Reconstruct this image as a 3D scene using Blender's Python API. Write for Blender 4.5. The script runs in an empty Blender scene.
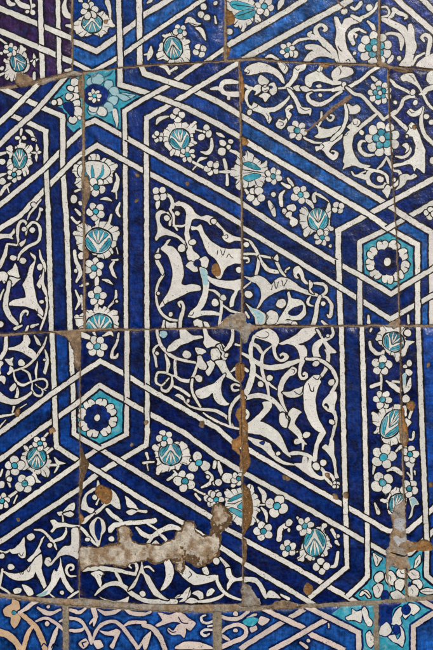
import math, random
import numpy as np
K = 6.014

def _hash(ix, iy, s):
    h = (ix * 374761393 + iy * 668265263 + s * 974711) & 0xffffffff
    h = ((h ^ (h >> 13)) * 1274126177) & 0xffffffff
    return ((h ^ (h >> 16)) & 0xffff) / 32767.5 - 1.0

def vnoise(x, y, s=0):
    ix, iy = math.floor(x), math.floor(y)
    fx, fy = x - ix, y - iy
    fx = fx * fx * (3 - 2 * fx); fy = fy * fy * (3 - 2 * fy)
    a, b = _hash(ix, iy, s), _hash(ix + 1, iy, s)
    c, d = _hash(ix, iy + 1, s), _hash(ix + 1, iy + 1, s)
    return (a + (b - a) * fx) * (1 - fy) + (c + (d - c) * fx) * fy

def wob(p, amp=1.0):
    x, y = p
    return (x + amp * (.34 * vnoise(x / 5., y / 5., 1) + .17 * vnoise(x / 1.9, y / 1.9, 2)),
            y + amp * (.34 * vnoise(x / 5., y / 5., 3) + .17 * vnoise(x / 1.9, y / 1.9, 4)))

def crom(pts, closed, step=1.1, ten=.5):
    """Catmull-Rom through points of any dimension."""
    n = len(pts); out = []
    m = n if closed else n - 1
    for i in range(m):
        if closed:
            p0, p1, p2, p3 = pts[i - 1], pts[i], pts[(i + 1) % n], pts[(i + 2) % n]
        else:
            p1, p2 = pts[i], pts[i + 1]
            p0 = pts[i - 1] if i else tuple(2 * a - b for a, b in zip(p1, p2))
            p3 = pts[i + 2] if i + 2 < n else tuple(2 * b - a for a, b in zip(p1, p2))
        L = math.hypot(p2[0] - p1[0], p2[1] - p1[1])
        k = max(2, min(14, int(L / step + .5)))
        for j in range(k):
            t = j / k
            h1 = 2 * t ** 3 - 3 * t * t + 1; h2 = t ** 3 - 2 * t * t + t; h3 = 3 * t * t - 2 * t ** 3; h4 = t ** 3 - t * t
            out.append(tuple(h1 * b + h2 * ten * (c - a) + h3 * c + h4 * ten * (d - b) for a, b, c, d in zip(p0, p1, p2, p3)))
    if not closed: out.append(tuple(pts[-1]))
    return out

def ribbon(path, grow=0.0, caps=True, jit=True):
    """outline of a stroke of varying width; path = [(x, y, width)]"""
    n = len(path); Lf = []; Rt = []
    for i, (x, y, w) in enumerate(path):
        a = path[max(0, i - 1)]; b = path[min(n - 1, i + 1)]
        dx, dy = b[0] - a[0], b[1] - a[1]
        d = math.hypot(dx, dy) or 1.
        nx, ny = -dy / d, dx / d
        h = max(.05, w / 2)
        if jit: h *= 1 + .10 * vnoise(x / 2.3, y / 2.3, 7)
        h += grow * (1 + .5 * vnoise(x / 3.1, y / 3.1, 9) if jit else 1)
        Lf.append((x + nx * h, y + ny * h)); Rt.append((x - nx * h, y - ny * h))
    def cap(p, q, n=5):
        cx, cy = (p[0] + q[0]) / 2, (p[1] + q[1]) / 2
        r = math.hypot(p[0] - q[0], p[1] - q[1]) / 2
        a0 = math.atan2(p[1] - cy, p[0] - cx)
        return [(cx + r * math.cos(a0 - math.pi * k / n), cy + r * math.sin(a0 - math.pi * k / n)) for k in range(1, n)]
    if not caps: return Lf + Rt[::-1]
    return Lf + cap(Lf[-1], Rt[-1]) + Rt[::-1] + cap(Rt[0], Lf[0])

def area(p):
    return .5 * sum(p[i - 1][0] * p[i][1] - p[i][0] * p[i - 1][1] for i in range(len(p)))

def offset(poly, g):
    s = 1 if area(poly) > 0 else -1
    n = len(poly); out = []
    for i in range(n):
        a, b = poly[i - 1], poly[(i + 1) % n]
        dx, dy = b[0] - a[0], b[1] - a[1]; d = math.hypot(dx, dy) or 1
        x, y = poly[i]; gg = g * (1 + .5 * vnoise(x / 3.1, y / 3.1, 9))
        out.append((x + s * dy / d * gg, y - s * dx / d * gg))
    return out

def mitre(pts, w):
    """straight-sided polyline strip with mitred corners and butt ends"""
    n = len(pts); Lf = []; Rt = []
    for i in range(n):
        if i == 0: d1 = d2 = (pts[1][0] - pts[0][0], pts[1][1] - pts[0][1])
        elif i == n - 1: d1 = d2 = (pts[i][0] - pts[i - 1][0], pts[i][1] - pts[i - 1][1])
        else:
            d1 = (pts[i][0] - pts[i - 1][0], pts[i][1] - pts[i - 1][1]); d2 = (pts[i + 1][0] - pts[i][0], pts[i + 1][1] - pts[i][1])
        l1 = math.hypot(*d1); l2 = math.hypot(*d2)
        n1 = (-d1[1] / l1, d1[0] / l1); n2 = (-d2[1] / l2, d2[0] / l2)
        mx, my = n1[0] + n2[0], n1[1] + n2[1]; ml = math.hypot(mx, my) or 1
        mx /= ml; my /= ml
        k = w / 2 / max(.45, mx * n1[0] + my * n1[1])
        Lf.append((pts[i][0] + mx * k, pts[i][1] + my * k)); Rt.append((pts[i][0] - mx * k, pts[i][1] - my * k))
    def dense(l):
        o = []
        for a, b in zip(l, l[1:]):
            k = max(1, int(math.hypot(a[0] - b[0], a[1] - b[1]) / 1.5))
            o += [(a[0] + (b[0] - a[0]) * j / k, a[1] + (b[1] - a[1]) * j / k) for j in range(k)]
        return o + [l[-1]]
    return dense(Lf) + dense(Rt)[::-1]

def ell(cx, cy, a, b, ang=0, n=None, wobble=.06):
    n = n or max(9, min(36, int((a + b) * 1.9 + 6)))
    c, s = math.cos(ang), math.sin(ang); out = []
    for i in range(n):
        t = 2 * math.pi * i / n
        r = 1 + wobble * vnoise(cx * 1.7 + 1.3 * math.cos(t), cy * 1.7 + 1.3 * math.sin(t), 5)
        x, y = a * r * math.cos(t), b * r * math.sin(t)
        out.append((cx + c * x - s * y, cy + s * x + c * y))
    return out

OW = 1.16      # outline width in photo px

class Art:
    def __init__(self):
        self.items = []; self.part = ('ground', 0); self.npart = 0; self.lines = {}; self.seq = 0
        self.ox = self.oy = 0; self.k = K; self.tone = 'white'; self.sub = None; self.only = None; self.parts = {}
    def add(self, layer, poly, col, w=1.0, part=None):
        self.seq += 1
        poly = [wob(p, w) for p in poly] if w else poly
        self.items.append((layer, self.seq, poly, col, (part or self.part) + ((self.sub,) if self.sub and not part else ()), self.only))
    def xy(self, v): return [(self.ox + v[i] / self.k, self.oy + v[i + 1] / self.k) for i in range(0, len(v) - 1, 2)]
    def xyw(self, v): return [(self.ox + v[i] / self.k, self.oy + v[i + 1] / self.k, v[i + 2] / self.k) for i in range(0, len(v) - 2, 3)]
    def newpart(self, name):
        self.npart += 1; self.part = (name, self.npart)
    def shape(self, layer, poly, col, seq=False, ow=OW, grow_fn=None):
        if not grow_fn and self.part[0] in ('arabesque', 'vine') and layer == 6: poly = offset(poly, -.05)
        o = grow_fn(ow) if grow_fn else offset(poly, ow)
        if layer == 6 and self.tone != 'pale' and not self.part[0].endswith('rosette'): self.add(1, grow_fn(ow + 1.1) if grow_fn else offset(poly, ow + 1.1), 'pool', part=('ground', 0))     # cobalt pools darker along the drawing
        self.add(layer if seq else layer - 1, o, 'ink'); self.add(layer, poly, col)
    def run(self, text):
        for ln in text.splitlines():
            ln = ln.split('#')[0].strip()
            if not ln: continue
            c, *a = ln.split()
            if c == '@':
                a = [float(x) for x in a]; self.ox, self.oy = a[0], a[1]; self.k = a[2] if len(a) > 2 else K; continue
            if c == 'm': self.newpart(a[0]); continue
            if c == 'M': self.part = (a[0], 0); continue
            if c == 'tile': self.only = None if a[0] == '*' else a[0].split(','); continue
            if c == 'tone': self.tone = a[0]; continue
            if c in ('L', 'O', 'Z', 'ZB', 'c'): name = a.pop(0)
            if c in ('O', 'ZB'):
                getattr(self, 'c_' + c)(name, a); continue
            v = [float(x) for x in a]
            if c == 'L': self.c_L(name, v)
            elif c == 'Z': self.add(0, self.dens(self.xy(v)), name, .5)
            elif c == 'c':
                self.add(19, offset(crom(self.xy(v), True, .7, .4), .55), 'brown', 2.2, part=('glaze_chip', self.seq + 1))
                self.add(20, [(x + .6 * vnoise(x / 1.5, y / 1.5, 93) + .5 * vnoise(x / .7, y / .7, 95), y + .6 * vnoise(x / 1.5, y / 1.5, 94) + .5 * vnoise(x / .7, y / .7, 96)) for x, y in crom(self.xy(v), True, .6, .4)], name, 1.8, part=('glaze_chip', self.seq))
            else: getattr(self, 'c_' + c)(v)
    def dens(self, l):
        o = []
        for a, b in zip(l, l[1:] + l[:1]):
            k = max(1, int(math.hypot(a[0] - b[0], a[1] - b[1]) / 3))
            o += [(a[0] + (b[0] - a[0]) * j / k, a[1] + (b[1] - a[1]) * j / k) for j in range(k)]
        return o
    # straps: L id width x y ... ; O over under ; ZB tone id id
    def strap(self, pts, w):
        
        rag = lambda l: [(x + .26 * vnoise(x / 1.3, y / 1.3, 81) + .2 * vnoise(x / 3.5, y / 3.5, 83), y + .26 * vnoise(x / 1.3, y / 1.3, 82) + .2 * vnoise(x / 3.5, y / 3.5, 84)) for x, y in l]
        self.add(1, mitre(pts, w + 2 * OW + 1.7), 'pool', 1.5, part=('ground', 0)); self.add(2, rag(mitre(pts, w + 2 * OW * 1.05)), 'ink', .8); self.add(2, rag(mitre(pts, w - .3)), self.tone, .8)
    def c_L(self, name, v):
        w = v[0]; pts = [(v[i], v[i + 1]) for i in range(1, len(v) - 1, 2)]
        self.lines[name] = (pts, w, self.only); self.strap(pts, w)
    def c_O(self, over, a):
        for under in a:
            P, w, only = self.lines[over]; Q, w2, _ = self.lines[under]; keep = self.only; self.only = only
            for a1, a2 in zip(P, P[1:]):
                for b1, b2 in zip(Q, Q[1:]):
                    d1 = (a2[0] - a1[0], a2[1] - a1[1]); d2 = (b2[0] - b1[0], b2[1] - b1[1])
                    den = d1[0] * d2[1] - d1[1] * d2[0]
                    if abs(den) < 1e-6: continue
                    t = ((b1[0] - a1[0]) * d2[1] - (b1[1] - a1[1]) * d2[0]) / den
                    u = ((b1[0] - a1[0]) * d1[1] - (b1[1] - a1[1]) * d1[0]) / den
                    if -.02 <= t <= 1.02 and -.02 <= u <= 1.02:
                        L = math.hypot(*d1); r = min(9, w2 * 1.25 + 2) / L
                        t0, t1 = max(0, t - r), min(1, t + r)
                        self.strap([(a1[0] + d1[0] * t0, a1[1] + d1[1] * t0), (a1[0] + d1[0] * t1, a1[1] + d1[1] * t1)], w)
            self.only = keep
    def c_ZB(self, tone, a):
        p = self.lines[a[0]][0]; q = self.lines[a[1]][0]; keep = self.only
        self.add(0, self.dens(list(p) + list(q)[::-1]), tone, .3, part=('ground', 0))
    # strokes and shapes
    def stroke(self, v, layer, seq=False, col=None):
        g = 1.02 if self.part[0] == 'vine' else 1.04
        path = crom([(x, y, w * g + .12 * (w > 1)) for x, y, w in self.xyw(v)], False)
        self.shape(layer, ribbon(path), col or self.tone, seq, grow_fn=lambda g: ribbon(path, g))
    def c_s(self, v): self.stroke(v, 6)
    def c_S(self, v): self.stroke(v, 6, True)
    def c_h(self, v): self.stroke(v, 8, True, 'turq')
    def c_k(self, v): self.add(10, ribbon(crom(self.xyw(v), False)), 'ink')
    def c_p(self, v):
        if self.part[0] == 'palmette':
            q = crom(self.xy(v), True, .9, .34)
            n = len(q)
            o = offset(q, 1.0); q2 = [(a[0] + (b[0] - a[0]) * k, a[1] + (b[1] - a[1]) * k) for a, b, k in zip(q, o, [1.15 * abs(math.sin(i * .52)) ** .6 * (1 + .6 * vnoise(i / 5., q[0][0], 27)) for i in range(n)])]
            self.shape(6, q2, self.tone)
            cx, cy = sum(a[0] for a in q) / n, sum(a[1] for a in q) / n
            m = max(7, n // 9)
            for j in range(m):                       # ink lines that divide the lobes
                a = q2[int((j + .5 + .25 * vnoise(j * 1.7, cx, 28)) * n / m) % n]
                f = .34 + .12 * vnoise(j * 2.3, cy, 29)
                self.add(6, ribbon(crom([(a[0], a[1], .95), (a[0] + (cx - a[0]) * f * .5 + .5, a[1] + (cy - a[1]) * f * .5 - .3, .7), (a[0] + (cx - a[0]) * f, a[1] + (cy - a[1]) * f, .35)], False)), 'ink')
            return
        self.shape(6, crom(self.xy(v), True, 1.0, .34), self.tone)
    def c_P(self, v): self.shape(6, crom(self.xy(v), True, 1.0, .34), self.tone, True)
    def c_t(self, v): self.shape(8, crom(self.xy(v), True), 'turq', True, .6)
    def c_w(self, v): self.add(7, crom(self.xy(v), True), 'pale')
    def c_b(self, v): self.shape(8, crom(self.xy(v), True), 'hole', True, .7)
    def c_d(self, v):
        (x, y), = self.xy(v[:2]); r = v[2] / self.k
        self.shape(6, ell(x, y, r, r * (.88 + .12 * vnoise(x, y, 11)), vnoise(y, x, 12) * 2, wobble=.12), self.tone, True)
    def c_o(self, v):
        (x, y), = self.xy(v[:2]); a, b = v[2] / self.k, v[3] / self.k
        self.shape(8, ell(x, y, a, b, math.radians(v[4]) if len(v) > 4 else 0), 'hole', True, .7)
    def flower(self, v, centre):
        (x, y), = self.xy(v[:2]); r = v[2] / self.k * .93; n = int(v[3]) if len(v) > 3 else 5
        rot = math.radians(v[4]) if len(v) > 4 else vnoise(x * 3, y * 3, 21) * 3
        keep = self.part
        if keep[0] == 'vine': self.newpart('blossom')
        elif keep[0] in ('palmette', 'star_rosette'): self.sub = 'small_rosette'
        L = 11
        bp = min(.46, .62 * math.sin(math.pi / n) * 1.02) if n > 3 else .4
        self.add(L, ell(x, y, r * .45, r * .45), 'ink')
        for i in range(n):
            a = rot + 2 * math.pi * i / n + .12 * vnoise(x + i, y, 22)
            s = 1 + .14 * vnoise(x + 2 * i, y * 2, 23)
            ra = r * .40 * s
            px, py = x + math.cos(a) * r * .6, y + math.sin(a) * r * .6
            e = ell(px, py, ra, r * bp * s, a, wobble=.1)
            self.add(L, offset(e, OW * .8), 'ink'); self.add(L, e, self.tone)
        if centre:
            e = ell(x, y, r * .27, r * .27, wobble=.12)
            self.add(L, offset(e, OW * .8), 'ink'); self.add(L, e, centre)
        self.part = keep; self.sub = None
    def c_f(self, v): self.flower(v, 'turq')
    def c_F(self, v): self.flower(v, None)
    def c_D(self, v):
        (x, y), = self.xy(v[:2]); r = v[2] / self.k * .95; keep = self.part; self.newpart('double_blossom')
        for ring, n, q, ra, col in ((0, 9, .74, .25, self.tone), (1, 5, .36, .20, 'turq'), (2, 1, 0, .17, self.tone)):
            for i in range(n):
                a = 2 * math.pi * (i + .3 * ring) / n + .4
                e = ell(x + math.cos(a) * r * q, y + math.sin(a) * r * q, r * ra * 1.05, r * ra, a, wobble=.12)
                self.add(11, offset(e, OW * .8), 'ink'); self.add(11, e, col)
        self.part = keep
    def c_e(self, v):
        """oval heart of a palmette, base at -ang end: turquoise with white fan ribs"""
        (x, y), = self.xy(v[:2]); a, b = v[2] / self.k, v[3] / self.k; ang = math.radians(v[4]); st = int(v[5]) if len(v) > 5 else 0
        self.sub = 'fan_heart'; e = ell(x, y, a, b, ang, wobble=.05)
        self.add(8, offset(e, OW * 1.05), 'ink'); self.add(8, e, 'turq' if st != 2 else self.tone)
        c, s = math.cos(ang), math.sin(ang)
        def P(u, w): return (x + c * u * a - s * w * b, y + s * u * a + c * w * b)
        bw = min(a, b); self.sub = 'fan_heart'
        if st in (0, 1):
            self.add(8, ell(x, y, a * .97, b * .97, ang, wobble=.05), self.tone)
            fan = [P(-.30, 0), P(.10, -.34), P(.52, -.70), P(.80, -.44), P(.93, 0), P(.80, .44), P(.52, .70), P(.10, .34)]
            fan = crom(fan, True, .8, .36)
            self.add(8, offset(fan, .5), 'ink'); self.add(8, fan, 'turq')
            for q in (-.36, .36) if a < 9 else (-.45, -.02, .45):
                path = crom([P(-.18, q * .1) + (bw * .05,), P(.35, q * .62) + (bw * .17,), P(.86, q * .95) + (bw * .05,)], False)
                self.add(8, ribbon(path, .4), 'ink'); self.add(8, ribbon(path), self.tone)
            for sgn in (-1, 1):
                leaf = crom([P(-.9, sgn * .08), P(-.62, sgn * .2), P(-.12, sgn * .52), P(.26, sgn * .80), P(-.1, sgn * .93), P(-.52, sgn * .72), P(-.80, sgn * .40)], True, .8, .42)
                self.add(8, offset(leaf, .5), 'ink'); self.add(8, leaf, 'turq')
                path = crom([P(-.78, sgn * .24) + (.35,), P(-.4, sgn * .58) + (.5,), P(.0, sgn * .78) + (.3,)], False)
                self.add(8, ribbon(path), 'ink')
        else:
            for sgn, o in ((-1, .55), (1, .55), (-1, .08)):
                path = crom([P(-.8, sgn * o * .4) + (bw * .08,), P(-.2, sgn * o) + (bw * .3,), P(.55, sgn * o * 1.05) + (bw * .08,)], False)
                self.add(8, ribbon(path, .5), 'ink'); self.add(8, ribbon(path), 'turq')
        self.sub = None
    def c_H(self, v):
        (x, y), = self.xy(v[:2]); R = v[2] / self.k; n = int(v[3]); core = v[4]; dot = v[5]
        for i in range(n):
            a = 2 * math.pi * i / n + .25 + .08 * vnoise(x + i * 3, y, 25)
            w = math.pi / n
            es = []
            for sgn in (-1, 1):
                rr = R * (.74 + .06 * vnoise(x + i, y + sgn, 24)); al = a + sgn * w * .36
                es.append(ell(x + math.cos(al) * rr, y + math.sin(al) * rr, R * .25, R * .74 * w * .64, al, wobble=.12))
            for e in es: self.add(11, offset(e, OW), 'ink')
            for e in es: self.add(11, e, self.tone)
            self.add(11, ribbon([(x + math.cos(a) * R * q, y + math.sin(a) * R * q, ww) for q, ww in ((1.02, 1.1), (.9, .9), (.8, .4))]), 'ink')
        for i in range(n):
            a = 2 * math.pi * (i + .5) / n + .25
            e = ell(x + math.cos(a) * R * core * .72, y + math.sin(a) * R * core * .72, R * core * .36, R * core * .36, 0)
            self.add(11, offset(e, OW * .7), 'ink')
        for i in range(n):
            a = 2 * math.pi * (i + .5) / n + .25
            e = ell(x + math.cos(a) * R * core * .72, y + math.sin(a) * R * core * .72, R * core * .36, R * core * .36, 0)
            self.add(11, e, 'hole')
        self.add(11, ell(x, y, R * core * .75, R * core * .75), 'hole')
        e = ell(x, y, R * dot, R * dot * 1.15, 0)
        self.add(11, offset(e, OW), 'ink'); self.add(11, e, self.tone)
    def sorted(self): return sorted(self.items, key=lambda i: (i[0], i[1]))

def inside(poly, X, Y):
    """non-zero winding test of points X, Y against a polygon"""
    P = np.asarray(poly, float); Q = np.roll(P, -1, 0)
    w = np.zeros(len(X), int)
    for (x1, y1), (x2, y2) in zip(P, Q):
        if y1 == y2: continue
        up = (Y >= y1) & (Y < y2) if y1 < y2 else (Y >= y2) & (Y < y1)
        if not up.any(): continue
        xx = x1 + (Y[up] - y1) * (x2 - x1) / (y2 - y1)
        hit = xx > X[up]
        idx = np.nonzero(up)[0][hit]
        w[idx] += 1 if y1 < y2 else -1
    return w != 0
TILES = {
 'A': ([(-8,-10),(70.5,-10),(71,71),(52,75.5),(35,80),(17,84),(0,86),(-8,87)], 'violet'),
 'B': ([(73.2,-10),(224,-10),(223.6,60),(216,60.3),(180,62.3),(144,64.4),(122,66),(93,69.6),(73.6,72)], 'blue'),
 'C': ([(226.3,-10),(378,-10),(377,63.5),(360,62.8),(325,62),(288,60.6),(258,57.3),(240,58.2),(228,58.6)], 'mid'),
 'D': ([(380.4,-10),(442,-10),(442,70),(433,69),(405,66.8),(381,65)], 'indigo'),
 'E': ([(-8,91),(0,90),(17,88),(36,83.7),(52,80.6),(70,77.5),(80.6,77),(81.4,108),(81.5,200),(82.5,216),(82.6,328),(72,330),(30,331.3),(0,333),(-8,333.5)], 'vnavy'),
 'F': ([(84.4,74.6),(93,72.3),(122,68.6),(144,67),(180,64.7),(216,62.8),(237.8,61.8),(239,108),(240.5,216),(240.8,325.5),(200,327),(144,328.3),(86,328.6),(85.5,216),(85.2,120)], 'navy'),
 'G': ([(240.7,61.3),(258,60.5),(288,63.3),(325,65),(360,66),(386.6,67.4),(388.2,108),(391,170),(394.3,216),(397.5,280),(398.5,324),(330,324.6),(243.6,324.8),(243.3,216),(241.8,108)], 'blue'),
 'P': ([(389.4,67.8),(410,69),(433,71.5),(442,72),(442,325),(400.4,324.4),(399.5,280),(396.2,216),(393,170),(390.4,108)], 'plum'),
 'H': ([(-8,338),(0,337),(40,333.6),(79.4,332.5),(79.4,432),(79,520),(78.4,599.5),(72,598.8),(35,597),(0,593.5),(-8,592)], 'navy'),
 'I': ([(81.2,331.5),(144,330.6),(239.8,328.3),(240,400),(241.8,470),(242,603.6),(200,604),(144,603.6),(110,601),(80.5,598)], 'navy'),
 'J': ([(241.6,328),(330,327),(399.6,326.8),(400.4,400),(402,470),(404,540),(405,598.6),(340,602),(288,604.6),(244.2,605.6),(243.7,470),(242,400)], 'navy'),
 'Q': ([(401.2,326.8),(442,327.2),(442,594),(433,595),(407.2,597.8),(406,540),(404.4,470),(402.4,400)], 'navy'),
 'K': ([(-8,596),(0,597),(20,599.6),(40,602.3),(63,605.4),(63.4,660),(-8,660)], 'mid'),
 'R': ([(68.4,606.4),(100,608),(144,610.3),(213.2,612.8),(213.4,660),(68.2,660)], 'mid'),
 'S': ([(221,610.8),(250,610.4),(288,608.6),(340,606),(374,604.8),(374.4,660),(221.2,660)], 'mid'),
 'T': ([(378.3,603.4),(400,602),(433,599.6),(442,599),(442,660),(378.5,660)], 'mid'),
}
SKY, SUN = .05, 2.75
LABELS = {
 'A': 'dark violet tile in the top left corner with crossing white straps',
 'B': 'blue tile in the top row with a white chevron under one turquoise palmette',
 'C': 'blue top row tile with a broad diagonal band and an ochre chip at left',
 'D': 'indigo tile in the top right corner with a white scroll beside a double blossom',
 'E': 'violet-navy tile at the left edge below the dark violet tile, with half a pale star',
 'F': 'navy tile with most of the pale turquoise star in its upper left corner',
 'G': 'blue tile with white scrolls crossed by a slim brown mortar smear',
 'P': 'dark blue tile at the right edge holding the right slice of the upper hexagon rosette',
 'H': 'navy tile at the left edge with its upper right corner broken off',
 'I': 'navy tile with the lower hexagon rosette and a long mortar-filled gash across its foot',
 'J': 'navy tile full of white scrollwork, left of the grey upright repair column',
 'Q': 'narrow navy tile at the right edge beside the grey repair column, with ochre chips',
 'K': 'mid blue tile in the bottom left corner with beige scrolls and a beige flower',
 'R': 'mid blue tile in the bottom row with pale pink interlacing arches',
 'S': 'mid blue tile in the bottom row with pink crossing straps and a turquoise leaf',
 'T': 'blue and turquoise tile in the bottom right corner with white cloud-like blossoms',
}
PATCHES = [
 ('mortar_patch', 'small brown mortar lump on the bottom edge of the dark violet tile', [(16,73),(21,72),(28,75),(33,78),(36,82),(33,86),(22,87),(16,85)], .0007, ('tan','brown')),
 ('mortar_smear', 'thin tan mortar smear along the joint under the dark violet tile', [(36,84),(44,79.5),(55,77),(66,74),(74,71),(82,74),(80,77),(70,77),(60,80),(48,82.5),(40,86)], .0006, ('tan','grey')),
 ('mortar_patch', 'upright tan mortar lump on the joint beside the palmette left of the star tile', [(83,182),(85.5,179),(89,182),(90.5,190),(88,199),(85.5,212),(83,214),(82.5,200)], .0009, ('tan','brown')),
 ('mortar_patch', 'L-shaped tan mortar fill at the broken tile corner left of the lower hexagon', [(52,331.5),(62,329.5),(72,329.5),(82,328.8),(94,328),(110,327.8),(112,330.5),(96,331.5),(82,332.5),(80.5,341),(81.5,350),(79.5,358),(80,368),(76.5,370),(74,363),(72.8,352),(69.5,343),(64,337),(56,334.5)], .0008, ('tan','brown')),
 ('mortar_patch', 'pale tan mortar patch over the crossing joints in the middle of the wall', [(216,327),(221,323),(225,318),(232,314),(240,313),(246.5,314),(247.5,321),(254,325),(258,328),(252,332),(249,338),(247,344),(243,343),(240,335),(234,331),(226,330)], .0010, ('tan','grey')),
 ('mortar_smear', 'slim brown mortar smear lying diagonally across the white scrolls', [(304,131.5),(309,127),(318,119),(330,109),(341,100),(347,95.5),(351,95.5),(350.5,99.5),(344,104.5),(333,113),(321,122.5),(312,129),(306,133)], .0010, 'stick', dict(sharp=2.0)),
 ('mortar_smear', 'short brown streak across the white strap at the top edge', [(332,-3),(337,-3),(341,3),(346,8.5),(343.5,9.5),(338,5)], .0006, 'stick', dict(sharp=1.6)),
 ('mortar_smear', 'tiny brown streak on the white leaf left of the top double blossom', [(350,16),(353,16.5),(357,20),(361,23.5),(358.5,24),(354,21)], .0005, 'stick', dict(sharp=1.4)),
 ('mortar_patch', 'tan mortar lump where four tiles meet below the top double blossom', [(376,62),(379,57),(382,61),(390,66),(402,68),(412,70.5),(400,70.5),(390,70),(386,69),(379,67)], .0008, ('tan','brown')),
 ('mortar_patch', 'small tan mortar lump in the joint under the upper hexagon', [(386,325),(391,322),(396,318),(400,320),(400,326),(396,329),(388,328)], .0008, ('tan','grey')),
 ('mortar_fill', 'long rough tan and grey mortar fill in the gash across the navy tile', [(79,549),(86,546.5),(96,547.5),(104,546),(112,545),(118,541),(118.6,530),(121,527),(128,527),(131.5,531),(132,540),(140,544),(150,543),(160,545),(168,541),(174,538),(177,531),(181,530),(183.5,524),(188,521.5),(194,523),(196,531),(203,536),(210,534),(212.5,524),(212,512),(214,504),(219,503),(226,508),(231,515),(230,525),(224,529),(220,535),(220.5,546),(217,556),(210,561),(203,566),(195,565),(188,561),(182.5,560),(184,568),(181,572),(176,569),(172,560),(164,561),(155,563.5),(146,560),(136,562),(126,566),(118,567),(108,564),(96,566),(87,567),(80.5,569)], .0007, ('tan','tan2'), dict(sink=.0006, sharp=1.6, spots=[(125,534,6,.0012),(190,529,6,.0012),(203,548,11,.0012),(177,552,6,.0014),(220,516,8,.0012),(90,556,7,.0004),(108,553,6,.0012)])),
 ('mortar_patch', 'grey-brown triangular mortar lump on the joint above the bottom row', [(240,588),(243,581),(247,583),(251,586),(255,592),(259,598),(262,606),(250,607),(238,606),(239.5,598)], .0011, ('brown','grey')),
 ('mortar_smear', 'flat tan mortar smear right of the triangular lump along the lower joint', [(263,607),(271,604),(277,600.5),(285,600),(296,602.5),(304,604),(300,608),(284,609.5),(268,609.5)], .0008, ('tan','brown')),
 ('mortar_fill', 'upright grey and tan repair column over the lower right joint, with painted scraps in it', [(405,498),(400,502),(395,507),(391.5,515),(392,526),(389.5,540),(386,552),(384.5,562),(386,574),(388.5,588),(389.5,598),(390.5,586),(388.8,575),(391,567),(396,568.5),(402,570.5),(406.5,569.5),(406.8,580),(406,594),(407,603),(408.2,601),(408.6,588),(408,576),(410,566),(407,553),(409.5,548),(414,543),(407,538),(406,520),(406.5,504)], .0010, ('tan','grey'), dict(spots=[(398,510,7,.0008),(396,552,7,.0008)], remnants=[
   ([(394.5,520),(398,518.5),(403,519),(405.5,522),(403,525),(405,530),(400,531.5),(397,529),(394,527)], 'scrap'), ([(393,537),(397,535.5),(400,538),(404,537),(405,541),(401,543),(398,546.5),(395,542)], 'scrap'),    ([(390,552),(397,553.5),(404,555),(410,551),(404,556.6),(396,555)], 'ink')])),
 ('mortar_smear', 'thick grey mortar line along the joint between the bottom row and the navy tiles', [(-6,592.5),(10,593),(30,597),(60,599),(78,599.5),(100,602),(140,604.5),(200,605),(240,604.5),(240,610.5),(214,613),(180,612),(140,610),(100,607.5),(66,605.5),(40,602.5),(15,598.5),(-6,596.5)], .0005, ('grey','tan')),
]
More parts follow.
